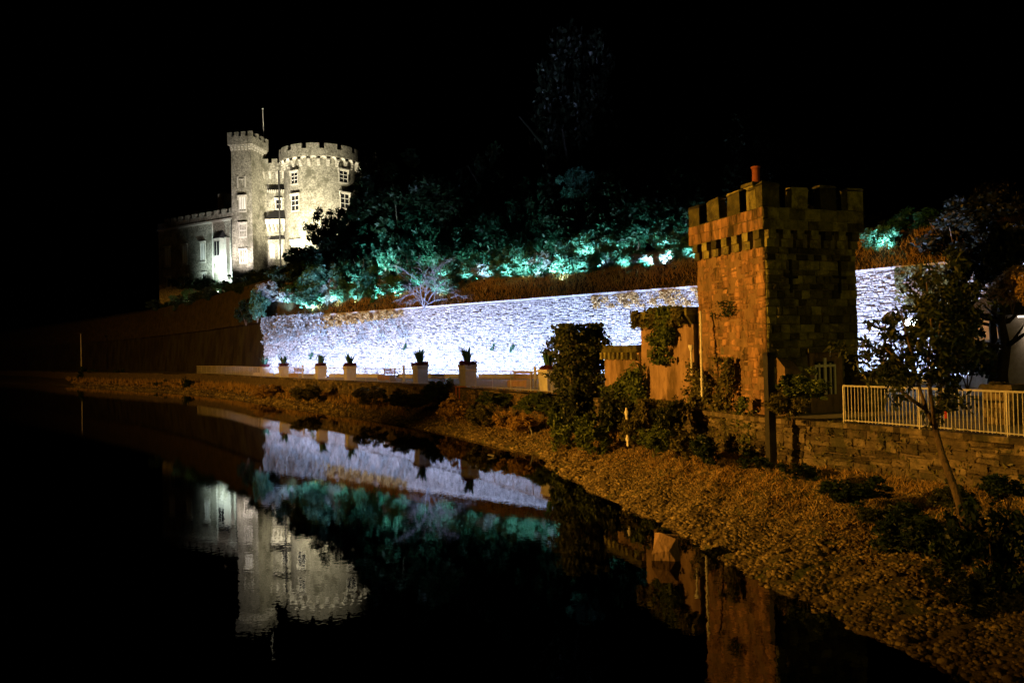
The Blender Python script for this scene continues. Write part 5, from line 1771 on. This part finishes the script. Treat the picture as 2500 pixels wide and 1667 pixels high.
def scatter(n, d0, d1, s0, s1, tmax):
    out = []
    while len(out) < n:
        i = g.uniform(8, nst - 2)
        if not (d0 < WATER[int(i)][1] < d1):
            continue
        if g.random() > (lens[int(i) + 1] - lens[int(i)]) / 1.2:
            continue
        t = g.random() ** 1.1 * tmax
        if noise2(i * .8, t * 5, 9) + g.normal() * .5 < -.55:
            continue
        q = bank_pt(i, t)
        out.append((q, (s0 + (s1 * 1.3 - s0) * g.random() ** 1.5) * (1.25 - .5 * t)))
    return out
items = scatter(46000, 6, 27, .018, .042, .97) + scatter(12000, 25, 60, .03, .06, .75) + scatter(3500, 55, 130, .06, .16, .5)
Vs, Fs = np.empty((len(items), 12, 3)), np.empty((len(items), 20, 3), int)
for k, (q, s) in enumerate(items):
    sc = s * g.uniform(.7, 1.3, 3) * np.array([1, 1, .62])
    a = g.uniform(0, 6.28); c, d = math.cos(a), math.sin(a)
    v = ico_v * sc * g.uniform(.85, 1.15, (12, 1))
    Vs[k] = np.stack([v[:, 0] * c - v[:, 1] * d, v[:, 0] * d + v[:, 1] * c, v[:, 2]], 1) + q + np.array([0, 0, s * g.uniform(-.15, .25)])
    Fs[k] = ico_f + 12 * k
tag(mesh_np('shingle', Vs.reshape(-1, 3), Fs.reshape(-1, 3), 'pebble', smooth=True), 'grey brown shingle covering the river bank', 'shingle', kind='stuff')
# larger cobbles, each one its own piece of the bank
cob = []
for k in range(6):
    v = ico_v * g.uniform(.8, 1.2, (12, 1)) * np.array([1, 1, .6])
    o_ = mesh_np('cobble', v, ico_f, 'pebble', smooth=True)
    cob.append(o_.data); bpy.data.objects.remove(o_)
for (q, s) in scatter(190, 8, 20, .045, .075, .8):
    inst('cobble', cob[int(g.integers(6))], bank, tuple(q + np.array([0, 0, s * .2])), (0, 0, g.uniform(0, 6.28)), (s, s * g.uniform(.7, 1.1), s))
# rock at the water's edge
rk = bpy.data.meshes.new('boulder')
q = W(1622, 1345, 16.2)
vs = [(-.42, -.3, -.3), (.36, -.42, -.3), (.5, .35, -.3), (-.3, .45, -.3), (-.44, -.26, .1), (.06, -.4, .2), (.3, -.28, .52), (-.12, -.02, .66), (.5, .3, .5), (-.2, .42, .55), (.42, -.36, .05)]
fs = [(0, 1, 10, 5, 4), (5, 10, 6), (4, 5, 7), (5, 6, 7), (1, 2, 8, 6, 10), (2, 3, 9, 8), (3, 0, 4, 7, 9), (6, 8, 9, 7)]
rk.from_pydata(vs, [], fs); rk.materials.append(MATS['lodge_render']); rk.update()
o_ = link(bpy.data.objects.new('boulder', rk)); o_.location = (q.x, q.y, .08); o_.scale = (.72, .72, .72)
tag(o_, 'pale angular boulder jutting into the water at the bank edge', 'boulder')
# driftwood sticks
for (pa, pb, lb) in (((1292, 1040), (1300, 1062), 'short pale stick standing up from the bank'), ((1190, 1110), (1206, 1113), 'small pale debris floating near the bank')):
    za = .5 if pa[1] < 1100 else .03
    A = G(*pb, za); B = W(*pa, A.y)
    s_ = MB().tube([A, (A + B) / 2 + Vector((.02, 0, .01)), B], [.05, .045, .03], 6).build('stick', 'bark_pale', None)
    tag(s_, lb, 'stick')

# weeds and dry stalks on the bank (uncountable)
n = 26000
Vs = np.empty((n, 3, 3)); k = 0
while k < n:
    i = g.uniform(10, nst - 30)
    yy = WATER[int(i)][1]
    if not (8 < yy < 130): continue
    t = .22 + .78 * g.random() ** .7
    if noise2(i * .9, t * 6, 4) < -.1 - (t - .5): continue
    q = bank_pt(i, t)
    h = g.uniform(.08, .4) * (.5 + .8 * t) * (1.5 if yy > 45 else .42); a = g.uniform(0, 6.28); ln = g.normal(0, .12, 2)
    wv = .008 + .0005 * yy
    Vs[k] = [(q[0] - wv * math.cos(a), q[1] - wv * math.sin(a), q[2] - .03), (q[0] + wv * math.cos(a), q[1] + wv * math.sin(a), q[2] - .03), (q[0] + ln[0], q[1] + ln[1], q[2] + h)]
    k += 1
tag(mesh_np('bank_weeds', Vs.reshape(-1, 3), np.arange(3 * n).reshape(-1, 3), 'leaf_dry'), 'dry weeds and stalks along the river bank', 'weeds', kind='stuff')
